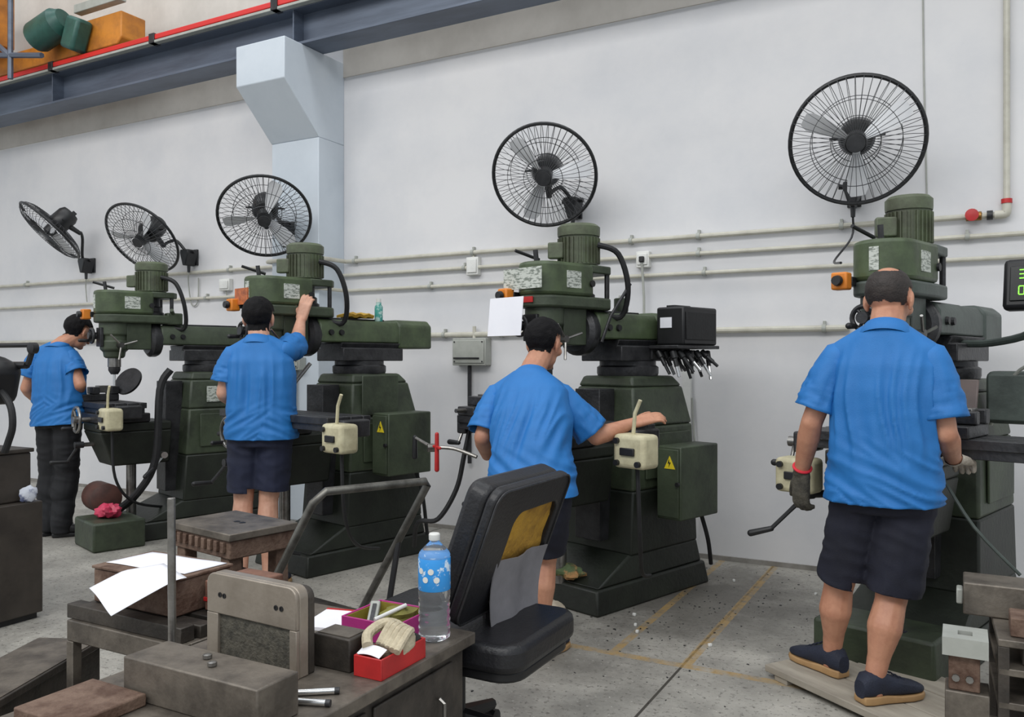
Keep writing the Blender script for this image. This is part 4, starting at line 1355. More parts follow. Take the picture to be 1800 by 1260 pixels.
# second worker with the raised arm
person('black-haired worker raising his right hand to the machine head, navy shorts', (-3.56, 3.49), D(118), dict(
    head=(455, 560, 0.05), neck=(456, 601, 0.0), shL=(408, 627, 0), shR=(500, 620, 0.02), elL=(393, 690, -0.02), wrL=(402, 704, 0.2),
    elR=(522, 603, 0.24), wrR=(529, 562, 0.36), hip=(460, 752, 0), hem=(460, 770, 0), hipL=(432, 760, 0), hipR=(484, 760, 0),
    knL=(428, 878, 0.02), anL=(424, 1008, -0.02), knR=(472, 878, 0.02), anR=(472, 1004, 0.0), cuffL=(430, 862, 0.02), cuffR=(478, 858, 0.02)),
    hair='full', nape=-0.09, head_yaw=0.0, head_pitch=0.05, s=1.04, sleeve=0.72, seed=15.7, skin=M_SKIN2,
    hands={'L': ((0.4, 0.8, -0.1), (0, 0, -1), (1, 0, 0), 0.6), 'R': ((0.15, 0.2, 0.9), (-0.3, 0.8, 0), (-0.6, 0, 0.1), 0.5)})
# first worker at the far left
person('black-haired worker in long black trousers looking down, leftmost person', (-6.0, 3.87), D(103), dict(
    head=(137, 583, 0.10), neck=(103, 610, 0.02), shL=(66, 626, 0), shR=(124, 628, 0.02), elL=(46, 682, -0.02), wrL=(64, 704, 0.18),
    elR=(141, 676, -0.02), wrR=(132, 700, 0.16), hip=(104, 728, 0), hem=(105, 746, 0), hipL=(88, 738, 0), hipR=(119, 738, 0),
    knL=(90, 835, 0.03), anL=(86, 920, -0.02), knR=(118, 835, 0.03), anR=(108, 926, -0.04)),
    hair='full', head_yaw=0.12, head_pitch=0.55, s=1.05, sleeve=0.62, pants='trousers', navy=M_TROUS, dark=True, shoes_m=M_BLACK, seed=21.2,
    hands={'L': ((0.6, 0.7, 0.0), (0, 0, -1), (0.7, -0.5, 0), 0.6), 'R': ((-0.5, 0.6, 0.05), (0, 0.3, -1), (-0.5, -0.6, 0.4), 0.7)},
    toes={'L': (0.1, 1, 0), 'R': (0.5, 0.85, 0)})


# ------------------------------------------------------------------ foreground bench and what lies on it
BZ = 0.5
bench = thing('steel_bench', 'low dark steel bench at the front, loaded with blocks and a water bottle', 'bench', (-1.68, 1.65, 0))
MB().bx(-0.27, 0.39, -0.75, 0.50, BZ - 0.035, BZ).build('bench_top', M_WORN, bench, 0.004)
MB().bx(-0.25, 0.365, -0.72, 0.47, 0.10, BZ - 0.035).build('bench_body', M_DARKST, bench, 0.006)
for y in (-0.60, -0.2, 0.2):
    d_ = MB().bx(0.365, 0.375, y - 0.17, y + 0.2, 0.14, BZ - 0.06).build('side_door', M_DARKST, bench, 0.004)
    MB().tube([(0.38, y + 0.12, 0.36), (0.395, y + 0.12, 0.35), (0.395, y + 0.12, 0.29), (0.38, y + 0.12, 0.28)], 0.006, 6).build('handle', M_STEEL, d_)
for x in (-0.22, 0.34):
    for y in (-0.69, 0.44):
        MB().bx(x - 0.025, x + 0.025, y - 0.025, y + 0.025, 0, 0.10).build('foot', M_IRON, bench, 0.004)

bl = thing('steel_bar', 'long rectangular steel bar lying across the front of the bench', 'steel block', (-1.57, 1.39, BZ))
MB().bx(-0.225, 0.22, -0.065, 0.065, 0, 0.10).build('bar', M_WORN, bl, 0.004)
for x, y in ((-0.03, 0.02), (0.02, -0.01)):
    MB().lathe([(0.006, 0), (0.011, 0.002), (0.011, 0.01), (0.006, 0.012)], (x, y, 0.1), (0, 0, 1), 8).build('bolt', M_STEEL, bl)
tag(MB().bx(-1.90, -1.70, 1.12, 1.318, BZ, BZ + 0.03).build('rust_plate', M_RUST, bevel=0.004), 'rusty steel plate at the lower left end of the bench', 'steel plate')

# upright mould plate with rounded top corners, holes and a recessed panel
mo_ = thing('mould_plate', 'upright thick steel mould plate with rounded corners and bolt holes', 'mould plate', (-1.66, 1.61, BZ), math.radians(-3))


def rrect(x0, x1, z0, z1, r, top_only=True, n=5):
    pts = [(x0, z0), (x1, z0)]
    for cx, cz, a0 in ((x1 - r, z1 - r, 0), (x0 + r, z1 - r, math.pi / 2)):
        for i in range(n + 1):
            a = a0 + math.pi / 2 * i / n
            pts.append((cx + r * math.cos(a), cz + r * math.sin(a)))
    return pts


XZ = lambda a, b, q: (a, q, b)
M_MOULD = mat('machined_grey_steel', (158, 148, 136), 0.38, 0.4, (130, 120, 108), 5, 0.8, 0.08, 80)
MB().prism(rrect(-0.18, 0.165, 0, 0.235, 0.03), 0.012, 0.045, XZ).build('plate', M_MOULD, mo_, 0.004)
MB().prism(rrect(-0.18, 0.165, 0.125, 0.235, 0.03), 0.0, 0.012, XZ).build('upper_face', M_MOULD, mo_, 0.003)
for x0, x1 in ((-0.18, -0.135), (0.14, 0.165)):
    MB().bx(x0, x1, 0.0, 0.012, 0.0, 0.125).build('face_strip', M_MOULD, mo_, 0.002)
MB().bx(-0.136, 0.141, 0.008, 0.014, 0.003, 0.123).build('recessed_panel', mat('pitted_cast_face', (92, 88, 78), 0.7, 0.1, (58, 56, 50), 40, 0.9, 0.5, 120), mo_)
for x, z in ((-0.125, 0.178), (-0.108, 0.177), (0.092, 0.176), (0.112, 0.176)):
    MB().lathe([(0.007, 0), (0.007, 0.003), (0.004, 0.003), (0.004, 0.0015)], (x, 0.001, z), (0, -1, 0), 12).build('bolt_hole', M_BLACK, mo_)
MB().prism(rrect(-0.16, 0.162, 0, 0.226, 0.03), 0.048, 0.07, XZ).build('rear_plate', M_DARKST, mo_, 0.004)

cu = thing('steel_cube', 'dark square steel block beside the mould plate', 'steel block', (-1.462, 1.765, BZ))
MB().bx(-0.07, 0.055, -0.06, 0.03, 0, 0.088).build('block', M_DARKST, cu, 0.004)
MB().bx(-0.06, 0.045, -0.05, 0.02, 0.088, 0.0905).build('ground_top', M_WORN, cu)
for i, (a, b, lab) in enumerate((((-1.47, 1.50), (-1.345, 1.59), 'bright steel rod lying on the bench nearer the steel cube'), ((-1.44, 1.475), (-1.315, 1.52), 'bright steel rod lying on the bench nearest its right front edge'))):
    q = thing('steel_rod', lab, 'rod', (a[0], a[1], BZ + 0.0085), 0, 'rods on the bench')
    d_ = Vector((b[0] - a[0], b[1] - a[1], 0))
    MB().cyl((0, 0, 0), d_, 0.008, n=14).build('rod', M_CHROME, q, 0.001)
    MB().lathe([(0.0082, 0), (0.0085, 0.004), (0.0085, 0.012)], d_ * 0.93, d_, 12).build('collar', M_IRON, q)

po = thing('upright_post', 'slim upright steel rod standing on the bench by the papers', 'rod', (-1.84, 1.505, BZ))
MB().cyl((0, 0, 0.012), (-0.004, 0, 0.455), 0.0105, n=16).build('rod', M_STEEL, po, 0.002)
MB().lathe([(0.035, 0), (0.035, 0.008), (0.018, 0.014), (0.015, 0.03)], (0, 0, 0), (0, 0, 1), 18).build('base_flange', M_IRON, po)
for i in range(3):
    a = i * 2.1
    MB().lathe([(0.005, 0), (0.009, 0.002), (0.009, 0.009)], (0.026 * math.cos(a), 0.026 * math.sin(a), 0.008), (0, 0, 1), 6).build('nut', M_STEEL, po)
for i, (x, y, lab) in enumerate(((-1.78, 1.535, 'loose hexagon nut nearest the upright post'), (-1.70, 1.58, 'loose hexagon nut in front of the mould plate'), (-1.77, 1.48, 'loose hexagon nut behind the long steel bar'))):
    tag(MB().lathe([(0.006, 0), (0.012, 0), (0.013, 0.003), (0.013, 0.009), (0.011, 0.011), (0.006, 0.011)], (x, y, BZ), (0, 0, 1), 6).build('hex_nut', M_STEEL), lab, 'nut', 'loose nuts on the bench')


def tray(name, label, x0, x1, y0, y1, h, m_out, m_in, th=0.006):
    t = thing(name, label, 'box', ((x0 + x1) / 2, (y0 + y1) / 2, BZ))
    w, d = (x1 - x0) / 2, (y1 - y0) / 2
    for a in ((-w, w, -d, -d + th), (-w, w, d - th, d), (-w, -w + th, -d + th, d - th), (w - th, w, -d + th, d - th)):
        MB().bx(*a, 0, h).build('side', m_out, t, 0.002)
    MB().bx(-w + th, w - th, -d + th, d - th, 0.0, 0.006).build('bottom', m_in, t)
    for a in ((-w + th, w - th, -d + th, -d + th + 0.003), (-w + th, w - th, d - th - 0.003, d - th), (-w + th, -w + th + 0.003, -d + th, d - th), (w - th - 0.003, w - th, -d + th, d - th)):
        MB().bx(*a, 0.006, h - 0.004).build('lining', m_in, t)
    return t


M_MAG = mat('magenta_card', (180, 50, 130), 0.5, 0, (140, 34, 100), 6, 0.5)
M_OLIVE = mat('olive_lining', (150, 136, 50), 0.7, 0, (110, 98, 36), 8, 0.6)
M_ROPE = mat('cream_cotton', (196, 184, 158), 0.85, 0, (150, 138, 114), 24, 0.7, 0.4, 120)
rt = tray('red_tray', 'small red open tray with gloves and paper on the bench edge', -1.39 - 0.0, -1.30, 1.70, 1.90, 0.055, M_RED, M_RED)
mg = tray('magenta_box', 'magenta open box with an olive lining behind the red tray', -1.62, -1.42, 1.925, 2.115, 0.062, M_MAG, M_OLIVE)


def crumple(mb, c, rx, ry, rz, seed, amp=0.35, n=18, m=10, freq=2.2):
    c = Vector(c)
    rs = []
    for i in range(m + 1):
        a = -math.pi / 2 + math.pi * (i + 0.05) / (m + 0.1)
        row = []
        for k in range(n):
            t = 2 * math.pi * k / n
            d = Vector((math.cos(a) * math.cos(t), math.cos(a) * math.sin(t), math.sin(a)))
            s = 1 + amp * noise.noise(d * freq + Vector((seed, 0, 0)))
            row.append(c + Vector((d.x * rx * s, d.y * ry * s, max(d.z * rz * s, -rz))))
        rs.append(row)
    return mb.rings(rs)


gl = thing('work_gloves', 'cream cotton work gloves heaped over the red tray', 'gloves', (-1.342, 1.80, BZ + 0.008))
g = MB()
g.tube(spline([Vector(p) for p in ((-0.03, -0.065, 0.062), (-0.05, -0.035, 0.082), (-0.04, 0.02, 0.095), (-0.01, 0.045, 0.085), (0.01, 0.01, 0.07), (-0.005, -0.045, 0.064))], 5), 0.015, 10)
for k in range(5):
    a = -0.015 + k * 0.014
    g.tube(spline([Vector((a - 0.01, 0.07 - k * 0.006, 0.08)), Vector((a + 0.002, 0.01, 0.098 - k * 0.004)), Vector((a + 0.012, -0.05, 0.066 - k * 0.003))], 4), 0.0105, 8)
crumple(g, (0.0, 0.02, 0.045), 0.045, 0.065, 0.04, 3.0)
g.build('glove_fabric', M_ROPE, gl)
pa = thing('paper_slip', 'white paper slip in the front of the red tray', 'paper', (-1.355, 1.732, BZ + 0.052))
rs = []
for i in range(7):
    u = i / 6
    rs.append([(-0.035 + 0.075 * u, -0.022, 0.006 * math.sin(u * 3)), (-0.035 + 0.075 * u, 0.012, 0.012 + 0.006 * math.sin(u * 3)), (-0.035 + 0.075 * u, 0.012, 0.0135 + 0.006 * math.sin(u * 3)), (-0.035 + 0.075 * u, -0.022, 0.0015 + 0.006 * math.sin(u * 3))])
MB().rings(rs).build('slip', M_PAPER, pa)
dg_ = MB()
crumple(dg_, (-1.335, 1.87, BZ + 0.05), 0.03, 0.03, 0.022, 7.0)
tag(dg_.build('dark_rag', mat('dark_rag_cloth', (40, 38, 36), 0.9, 0, (24, 23, 22), 14, 0.7)), 'dark oily rag in the far corner of the red tray', 'rag')
og = MB()
crumple(og, (-1.49, 2.035, BZ + 0.045), 0.055, 0.06, 0.034, 11.0, 0.5)
tag(og.build('olive_rag', mat('olive_cloth', (128, 124, 60), 0.85, 0, (84, 80, 40), 14, 0.7)), 'olive green rag in the magenta box', 'rag')
gc = thing('grey_caliper_case', 'slim grey case leaning in the magenta box', 'case', (-1.56, 2.0, BZ + 0.012), 0.5)
MB().box((0, 0, 0.035), (0.03, 0.12, 0.02), Matrix.Rotation(0.45, 3, 'X')).build('case', M_GREYBOX, gc, 0.004)
MB().box((0, -0.004, 0.047), (0.012, 0.08, 0.003), Matrix.Rotation(0.45, 3, 'X')).build('grip_strip', M_IRON, gc)
tag(MB().cyl((-1.50, 1.93, BZ + 0.066), (-1.46, 2.03, BZ + 0.088), 0.006, n=10).build('chalk_stick', M_WHITE), 'white marker stick lying over the magenta box', 'marker')
nt_ = thing('note_pad', 'white notepad lying behind the mould plate on the bench', 'paper', (-1.72, 2.02, BZ), 0.25)
MB().bx(-0.075, 0.075, -0.09, 0.09, 0, 0.012).build('pages', M_PAPER, nt_, 0.001)
MB().bx(-0.075, 0.075, 0.082, 0.092, 0, 0.014).build('binding', M_RED, nt_)

# water bottles
M_PET = bpy.data.materials.new('clear_plastic')
M_PET.use_nodes = True
b_ = M_PET.node_tree.nodes['Principled BSDF']
b_.inputs['Base Color'].default_value = (0.93, 0.96, 0.98, 1)
b_.inputs['Roughness'].default_value = 0.06
b_.inputs['IOR'].default_value = 1.2
b_.inputs['Transmission Weight'].default_value = 0.92
M_LABEL = mat('blue_bottle_label', (52, 150, 226), 0.4, 0, (214, 232, 246), 26, 0.9, lo=0.56, hi=0.6)


def bottle(label, x, y, s=1.0):
    t = thing('water_bottle', label, 'bottle', (x, y, BZ), 0.4, 'water bottles on the bench')
    R = 0.047 * s
    prof = [(0.001, 0.006), (R * 0.7, 0.0), (R, 0.012)]
    z = 0.02
    for k in range(5):
        prof += [(R, z), (R * 0.93, z + 0.008), (R, z + 0.017)]
        z += 0.022
    prof += [(R, 0.143), (R * 0.985, 0.148), (R * 0.985, 0.245), (R, 0.25), (R * 0.93, 0.258), (R * 0.6, 0.275), (0.015, 0.287), (0.014, 0.30)]
    MB().lathe(prof, (0, 0, 0), (0, 0, 1), 32).build('bottle_body', M_PET, t, sharp=60)
    MB().lathe([(R * 1.0, 0.150), (R * 1.012, 0.151), (R * 1.012, 0.242), (R * 1.0, 0.243)], (0, 0, 0), (0, 0, 1), 32).build('label_band', M_LABEL, t)
    for k in range(4):
        a = -2.3 + k * 0.35
        c = Vector((R * 1.02 * math.cos(a), R * 1.02 * math.sin(a), 0.197))
        MB().lathe([(0.001, 0), (0.009, 0.0004), (0.009, 0.001), (0.001, 0.0012)], c + Vector((0, 0, 0.012 * (-1) ** k)), (math.cos(a), math.sin(a), 0), 12).build('label_mark', M_WHITE, t)
    MB().lathe([(0.0155, 0.292), (0.0165, 0.294), (0.0165, 0.309), (0.014, 0.312), (0.001, 0.312)], (0, 0, 0), (0, 0, 1), 24).build('cap', M_WHITE, t)
    return t


bottle('clear plastic water bottle with a blue label and white cap, front one', -1.362, 2.035)

# ------------------------------------------------------------------ office chair behind the bench corner
M_LEATH = mat('black_leatherette', (26, 26, 29), 0.42, 0, (38, 38, 42), 10, 0.5, 0.2, 90)
M_FOAM = mat('yellow_foam', (186, 142, 50), 0.9, 0, (128, 92, 36), 12, 0.8, 0.6, 60)
M_FLAP = mat('grey_lining_cloth', (132, 130, 134), 0.8, 0, (110, 108, 112), 6, 0.7)
ch = thing('office_chair', 'worn black office chair with torn back showing yellow foam', 'chair', (-1.42, 2.38, 0))
zl = Vector((0.16, 0, 0.42)).normalized()
xl = Vector((0, 1, 0))
yl = zl.cross(xl)          # rear side after sign check
if yl.x < 0:
    yl = -yl
B0 = Vector((0.045, 0.0, 0.49))
BK = lambda a, b, q: B0 + xl * a + zl * b + yl * q


def rr4(x0, x1, z0, z1, r, n=5):
    pts = []
    for cx, cz, a0 in ((x1 - r, z0 + r, -math.pi / 2), (x1 - r, z1 - r, 0), (x0 + r, z1 - r, math.pi / 2), (x0 + r, z0 + r, math.pi)):
        for i in range(n + 1):
            a = a0 + math.pi / 2 * i / n
            pts.append((cx + r * math.cos(a), cz + r * math.sin(a)))
    return pts


out_, in_ = rr4(-0.225, 0.305, 0, 0.465, 0.05), rr4(-0.04, 0.275, 0.03, 0.36, 0.05)
MB().prism(rr4(-0.22, 0.30, 0.0, 0.46, 0.05), -0.115, -0.035, BK).build('front_cushion', M_LEATH, ch, 0.02, seg=3)
n_ = len(out_)
fr_ = MB()
vs_ = [BK(a, b, -0.036) for a, b in out_] + [BK(a, b, 0.0) for a, b in out_] + [BK(a, b, 0.0) for a, b in in_] + [BK(a, b, -0.036) for a, b in in_]
fs_ = []
for k in range(4):
    for i in range(n_):
        i2 = (i + 1) % n_
        fs_.append((k * n_ + i, k * n_ + i2, ((k + 1) % 4) * n_ + i2, ((k + 1) % 4) * n_ + i))
fr_.add(vs_, fs_)
bf = fr_.build('back_frame', M_LEATH, ch, 0.01, seg=3)
MB().tube([BK(0.04 + (a - 0.04) * 0.985, 0.2325 + (b - 0.2325) * 0.985, 0.002) for a, b in out_], 0.004, 6, closed=True).build('piping', M_IRON, bf)
fo = MB()
rs = []
for i in range(9):
    b = 0.16 + i * 0.026
    rs.append([BK(a, b + 0.012 * noise.noise(Vector((a * 20, b * 20, 1))), -0.034 + 0.016 + 0.012 * noise.noise(Vector((a * 14, b * 14, 4)))) for a in [-0.05 + 0.33 * k / 10 for k in range(11)]] + [BK(0.28, b, -0.036), BK(-0.05, b, -0.036)])
fo.rings(rs).build('torn_foam', M_FOAM, ch)
fl_ = MB()
rs = []
for i in range(7):
    u = i / 6
    b = 0.19 - u * 0.27
    rs.append([BK(a * (1 - 0.15 * u) + 0.02, b, 0.004 + 0.09 * u * u + 0.008 * math.sin(a * 30)) for a in [-0.09 + 0.35 * k / 8 for k in range(9)]] + [BK(a * (1 - 0.15 * u) + 0.02, b, 0.0 + 0.09 * u * u + 0.008 * math.sin(a * 30)) for a in [0.26 - 0.35 * k / 8 for k in range(9)]])
fl_.rings(rs).build('torn_flap', M_FLAP, ch)
MB().prism(rr4(-0.42, 0.26, -0.215, 0.265, 0.08), 0.37, 0.46, lambda a, b, q: (a, b, q)).build('seat', M_LEATH, ch, 0.025, seg=3)
MB().prism(rr4(-0.38, 0.24, -0.19, 0.245, 0.08), 0.335, 0.372, lambda a, b, q: (a, b, q)).build('seat_pan', M_BLACK, ch, 0.01)
MB().tube([(-0.06, 0.03, 0.34), (0.03, 0.03, 0.36), (0.035, 0.03, 0.5)], 0.03, 8, smooth=4).build('back_bar', M_BLACK, ch)
MB().cyl((-0.08, 0, 0.10), (-0.08, 0, 0.34), 0.028, n=18).build('gas_lift', M_BLACK, ch)
for k in range(5):
    a = k * 2 * math.pi / 5 + 0.3
    e = Vector((-0.08 + 0.21 * math.cos(a), 0.02 + 0.21 * math.sin(a), 0.075))
    MB().tube([(-0.08, 0, 0.12), e], [0.032, 0.02], 8).build('base_arm', M_BLACK, ch)
    MB().lathe([(0.008, -0.022), (0.028, -0.02), (0.028, 0.02), (0.008, 0.022)], e - Vector((0, 0, 0.046)), (math.sin(a), -math.cos(a), 0), 14).build('castor', M_BLACK, ch)

# ------------------------------------------------------------------ low rack with papers on the left
rk2 = thing('steel_rack', 'low steel stand left of the bench carrying bars, a box and papers', 'stand', (-2.36, 1.97, 0))
MB().bx(-0.28, 0.28, -0.235, -0.20, 0.38, 0.45).build('front_channel', M_WORN, rk2, 0.004)
MB().bx(-0.28, 0.28, 0.20, 0.235, 0.38, 0.45).build('rear_channel', M_WORN, rk2, 0.004)
for x in (-0.265, 0.265):
    MB().bx(x - 0.015, x + 0.015, -0.20, 0.20, 0.40, 0.45).build('cross_member', M_WORN, rk2, 0.003)
    for y in (-0.218, 0.218):
        MB().bx(x - 0.017, x + 0.017, y - 0.017, y + 0.017, 0, 0.38).build('leg', M_WORN, rk2, 0.003)
MB().bx(-0.25, 0.25, -0.2, 0.2, 0.12, 0.15).build('lower_shelf', M_DARKST, rk2, 0.003)
for i, (y, z, x0, x1, lab) in enumerate(((1.775, 0.45, -2.66, -2.10, 'dark flat steel bar at the front of the low stand'), (1.84, 0.45, -2.64, -2.09, 'dark flat steel bar second from the front of the low stand'), (1.92, 0.45, -2.62, -2.10, 'dark flat steel bar third from the front of the low stand'), (1.99, 0.45, -2.63, -2.12, 'dark flat steel bar fourth from the front, under the brown box'), (2.06, 0.45, -2.62, -2.12, 'dark flat steel bar at the rear of the low stand'))):
    tag(MB().bx(x0, x1, y - 0.026, y + 0.026, z, z + 0.04 + 0.008 * (i == 0)).build('flat_bar', M_DARKST, bevel=0.003), lab, 'steel bar', 'flat bars on the low stand')
bx_ = thing('brown_box', 'rusty brown steel box under the drooping paper sheet', 'box', (-2.42, 1.95, 0.492))
MB().bx(-0.20, 0.20, -0.13, 0.11, 0, 0.115).build('box', M_RUST, bx_, 0.006)
MB().bx(-0.205, 0.205, -0.135, 0.115, 0.115, 0.125).build('lid', M_RUST, bx_, 0.003)
rb_ = thing('red_brown_block', 'red-brown cast block on the right end of the low stand', 'steel block', (-2.12, 2.02, 0.492))
MB().bx(-0.085, 0.085, -0.09, 0.10, 0, 0.10).build('casting', mat('red_brown_iron', (128, 92, 76), 0.75, 0.1, (92, 64, 52), 12, 0.8, 0.3, 70), rb_, 0.006)
MB().bx(-0.088, 0.088, -0.093, 0.103, 0.03, 0.045).build('flange', M_RED, rb_, 0.003)


def sheet(label, c00, c10, c11, c01, zf, name='paper_sheet', group='paper sheets on the brown box'):
    c00, c10, c11, c01 = map(Vector, (c00, c10, c11, c01))
    n = 12
    up_, dn = [], []
    vs, fs = [], []
    for lay in (0, 1):
        for i in range(n + 1):
            for k in range(n + 1):
                u, v = k / n, i / n
                p = c00 * (1 - u) * (1 - v) + c10 * u * (1 - v) + c11 * u * v + c01 * (1 - u) * v
                p.z = zf(u, v) - lay * 0.0012
                vs.append(p)
    N = (n + 1) ** 2
    for i in range(n):
        for k in range(n):
            a = i * (n + 1) + k
            fs.append((a, a + 1, a + n + 2, a + n + 1))
            fs.append((N + a, N + a + n + 1, N + a + n + 2, N + a + 1))
    for k in range(n):
        for a, b in ((k, k + 1), (n * (n + 1) + k, n * (n + 1) + k + 1), (k * (n + 1), (k + 1) * (n + 1)), (k * (n + 1) + n, (k + 1) * (n + 1) + n)):
            fs.append((a, b, N + b, N + a))
    return tag(MB().add(vs, fs).build(name, M_PAPER, sharp=0), label, 'paper', group)


def zprof(v, pts):
    for (a, za), (b, zb) in zip(pts, pts[1:]):
        if v <= b:
            t = (v - a) / (b - a)
            t = t * t * (3 - 2 * t) * 0.5 + t * 0.5
            return za + (zb - za) * t
    return pts[-1][1]


sheet('large white paper sheet drooping over the front of the brown box', (-2.47, 1.70, 0), (-2.25, 1.62, 0), (-2.17, 1.83, 0), (-2.39, 1.92, 0),
      lambda u, v: 0.624 - 0.42 * max(0.0, 1.800 - (1.70 * (1 - u) * (1 - v) + 1.62 * u * (1 - v) + 1.83 * u * v + 1.92 * (1 - u) * v)) ** 1.05 + 0.004 * math.sin(u * 5) * (1 - v) + 0.004 * v)
sheet('white paper sheet lying flat beneath the drooping sheet on the brown box', (-2.61, 1.86, 0), (-2.24, 1.88, 0), (-2.23, 2.05, 0), (-2.60, 2.04, 0), lambda u, v: 0.6195 + 0.001 * math.sin(u * 9))

# steel beam at the lower left corner
sb_ = thing('box_beam', 'heavy dark steel beam lying on the floor at the lower left corner', 'steel beam', (-2.87, 1.72, 0), math.radians(-66))
for z in (0.0, 0.235):
    MB().bx(-0.28, 0.62, -0.13, 0.13, z, z + 0.025).build('flange', M_DARKST, sb_, 0.003)
for y in (-0.115, 0.105):
    MB().bx(-0.28, 0.62, y, y + 0.012, 0.025, 0.235).build('web', M_DARKST, sb_)
MB().bx(-0.275, 0.61, -0.12, 0.12, 0.26, 0.263).build('worn_top', M_WORN, sb_)

# ------------------------------------------------------------------ trolley and rusty casting
tl = thing('hand_trolley', 'platform trolley with a bent steel tube handle', 'trolley', (-2.62, 2.66, 0), math.radians(-10))
iv = lambda p: Matrix.Rotation(math.radians(10), 3, 'Z') @ (Vector(p) - Vector((-2.62, 2.66, 0)))
MB().bx(-0.46, 0.44, -0.24, 0.30, 0.17, 0.215).build('platform', M_DARKST, tl, 0.006)
h0, h1 = Vector((-2.017, 2.975, 0.80)), Vector((-2.227, 2.51, 0.80))
l0, l1 = Vector((-2.33, 2.90, 0.21)), Vector((-2.54, 2.44, 0.21))
M_TUBE = mat('dull_steel_tube', (112, 110, 104), 0.4, 0.6, (60, 58, 54), 10, 0.8)
up_h = (h0 - l0).normalized()
MB().tube([iv(p) for p in (l0, l0 * 0.5 + h0 * 0.5, h0 - up_h * 0.02, h0 + (h1 - h0) * 0.04, h1 + (h0 - h1) * 0.06, h1 - up_h * 0.05, l1 * 0.5 + h1 * 0.5, l1)], 0.017, 12).build('handle', M_TUBE, tl)
MB().tube([iv(l0 + (h0 - l0) * 0.56), iv(Vector((-2.16, 2.86, 0.21)))], 0.013, 10).build('brace', M_BLACK, tl)
for x in (-0.36, 0.34):
    for y in (-0.18, 0.24):
        MB().lathe([(0.02, -0.022), (0.07, -0.02), (0.075, 0), (0.07, 0.02), (0.02, 0.022)], (x, y, 0.075), (0, 1, 0), 22).build('wheel', M_RUBBER, tl)
        MB().bx(x - 0.02, x + 0.02, y - 0.035, y + 0.035, 0.14, 0.17).build('wheel_fork', M_IRON, tl, 0.003)
cs = thing('iron_casting', 'rusty cast iron stool-like block on the trolley', 'casting', (-2.735, 2.55, 0.215), math.radians(-10))
tp = MB().bx(-0.235, 0.225, -0.165, 0.165, 0.385, 0.415)
tp.build('top_plate', M_WORN, cs, 0.004)
MB().bx(-0.225, 0.215, -0.155, 0.155, 0.31, 0.385).build('upper_body', M_RUST, cs, 0.006)
for i in range(9):
    MB().bx(-0.205 + i * 0.046, -0.182 + i * 0.046, -0.170, -0.154, 0.335, 0.378).build('rack_tooth', M_RUST, cs, 0.003)
for x in (-0.17, 0.16):
    for y in (-0.115, 0.11):
        MB().frustum((x - 0.035, x + 0.035, y - 0.03, y + 0.03), 0.10, (x - 0.03, x + 0.03, y - 0.03, y + 0.03), 0.31).build('leg', M_RUST, cs, 0.005)
MB().bx(-0.22, 0.21, -0.155, 0.15, 0.0, 0.10).build('lower_body', M_RUST, cs, 0.006)
MB().bx(-0.08, 0.06, -0.10, 0.08, 0.10, 0.2).build('core', M_RUST, cs, 0.005)
for x in (0.01, 0.05):
    MB().lathe([(0.014, 0.0), (0.014, 0.0015), (0.008, 0.0015), (0.008, 0.0005)], (x, 0.01, 0.415), (0, 0, 1), 12).build('bolt_hole', M_BLACK, cs)

# ------------------------------------------------------------------ board under the balding worker, bag, rag, right stack
bd = thing('standing_board', 'pale flat board on the floor under the balding worker', 'board', (-0.70, 3.585, 0), math.radians(-35))
M_BOARD = mat('pale_plywood', (176, 168, 154), 0.75, 0, (140, 132, 120), 4, 0.8, 0.15, 60, stretch=(0.5, 3, 1))
for k in range(3):
    MB().bx(0.0, 1.15, -0.04 + k * 0.182, 0.136 + k * 0.182, 0.022, 0.05).build('plank', M_BOARD, bd, 0.003)
for x in (0.05, 0.55, 1.05):
    MB().bx(x, x + 0.07, -0.035, 0.50, 0, 0.022).build('batten', M_BOARD, bd, 0.002)
bg = MB()
crumple(bg, (-1.775, 3.70, 0.065), 0.075, 0.06, 0.065, 5.0, 0.25)
tag(bg.build('cloth_bag', mat('beige_bag', (196, 184, 164), 0.8, 0, (160, 148, 128), 8, 0.7)), 'small beige bag on the floor at the third machine base', 'bag')
rg = MB()
crumple(rg, (-1.79, 3.90, 0.185), 0.09, 0.06, 0.04, 9.0, 0.5)
w_ = on(m3, (0.05, -0.13, 0.131))
rg.v = [p - Vector((-1.79, 3.90, 0.145)) + w_ + Vector((0, 0.03, 0.01)) for p in rg.v]
tag(rg.build('green_rag', mat('green_orange_cloth', (88, 104, 70), 0.85, 0, (190, 140, 90), 12, 0.9, lo=0.5, hi=0.6)), 'green and orange rag on the third machine base', 'rag')
pk = MB()
crumple(pk, (0, 0, 0.05), 0.09, 0.07, 0.05, 13.0, 0.6, freq=3.0)
w_ = on(m1, (0.25, -0.36, 0.2))
pk.v = [p + w_ for p in pk.v]
tag(pk.build('pink_bag', mat('pink_plastic', (222, 70, 104), 0.4, 0, (150, 36, 60), 12, 0.7)), 'crumpled pink plastic bag at the base of the leftmost machine', 'bag')

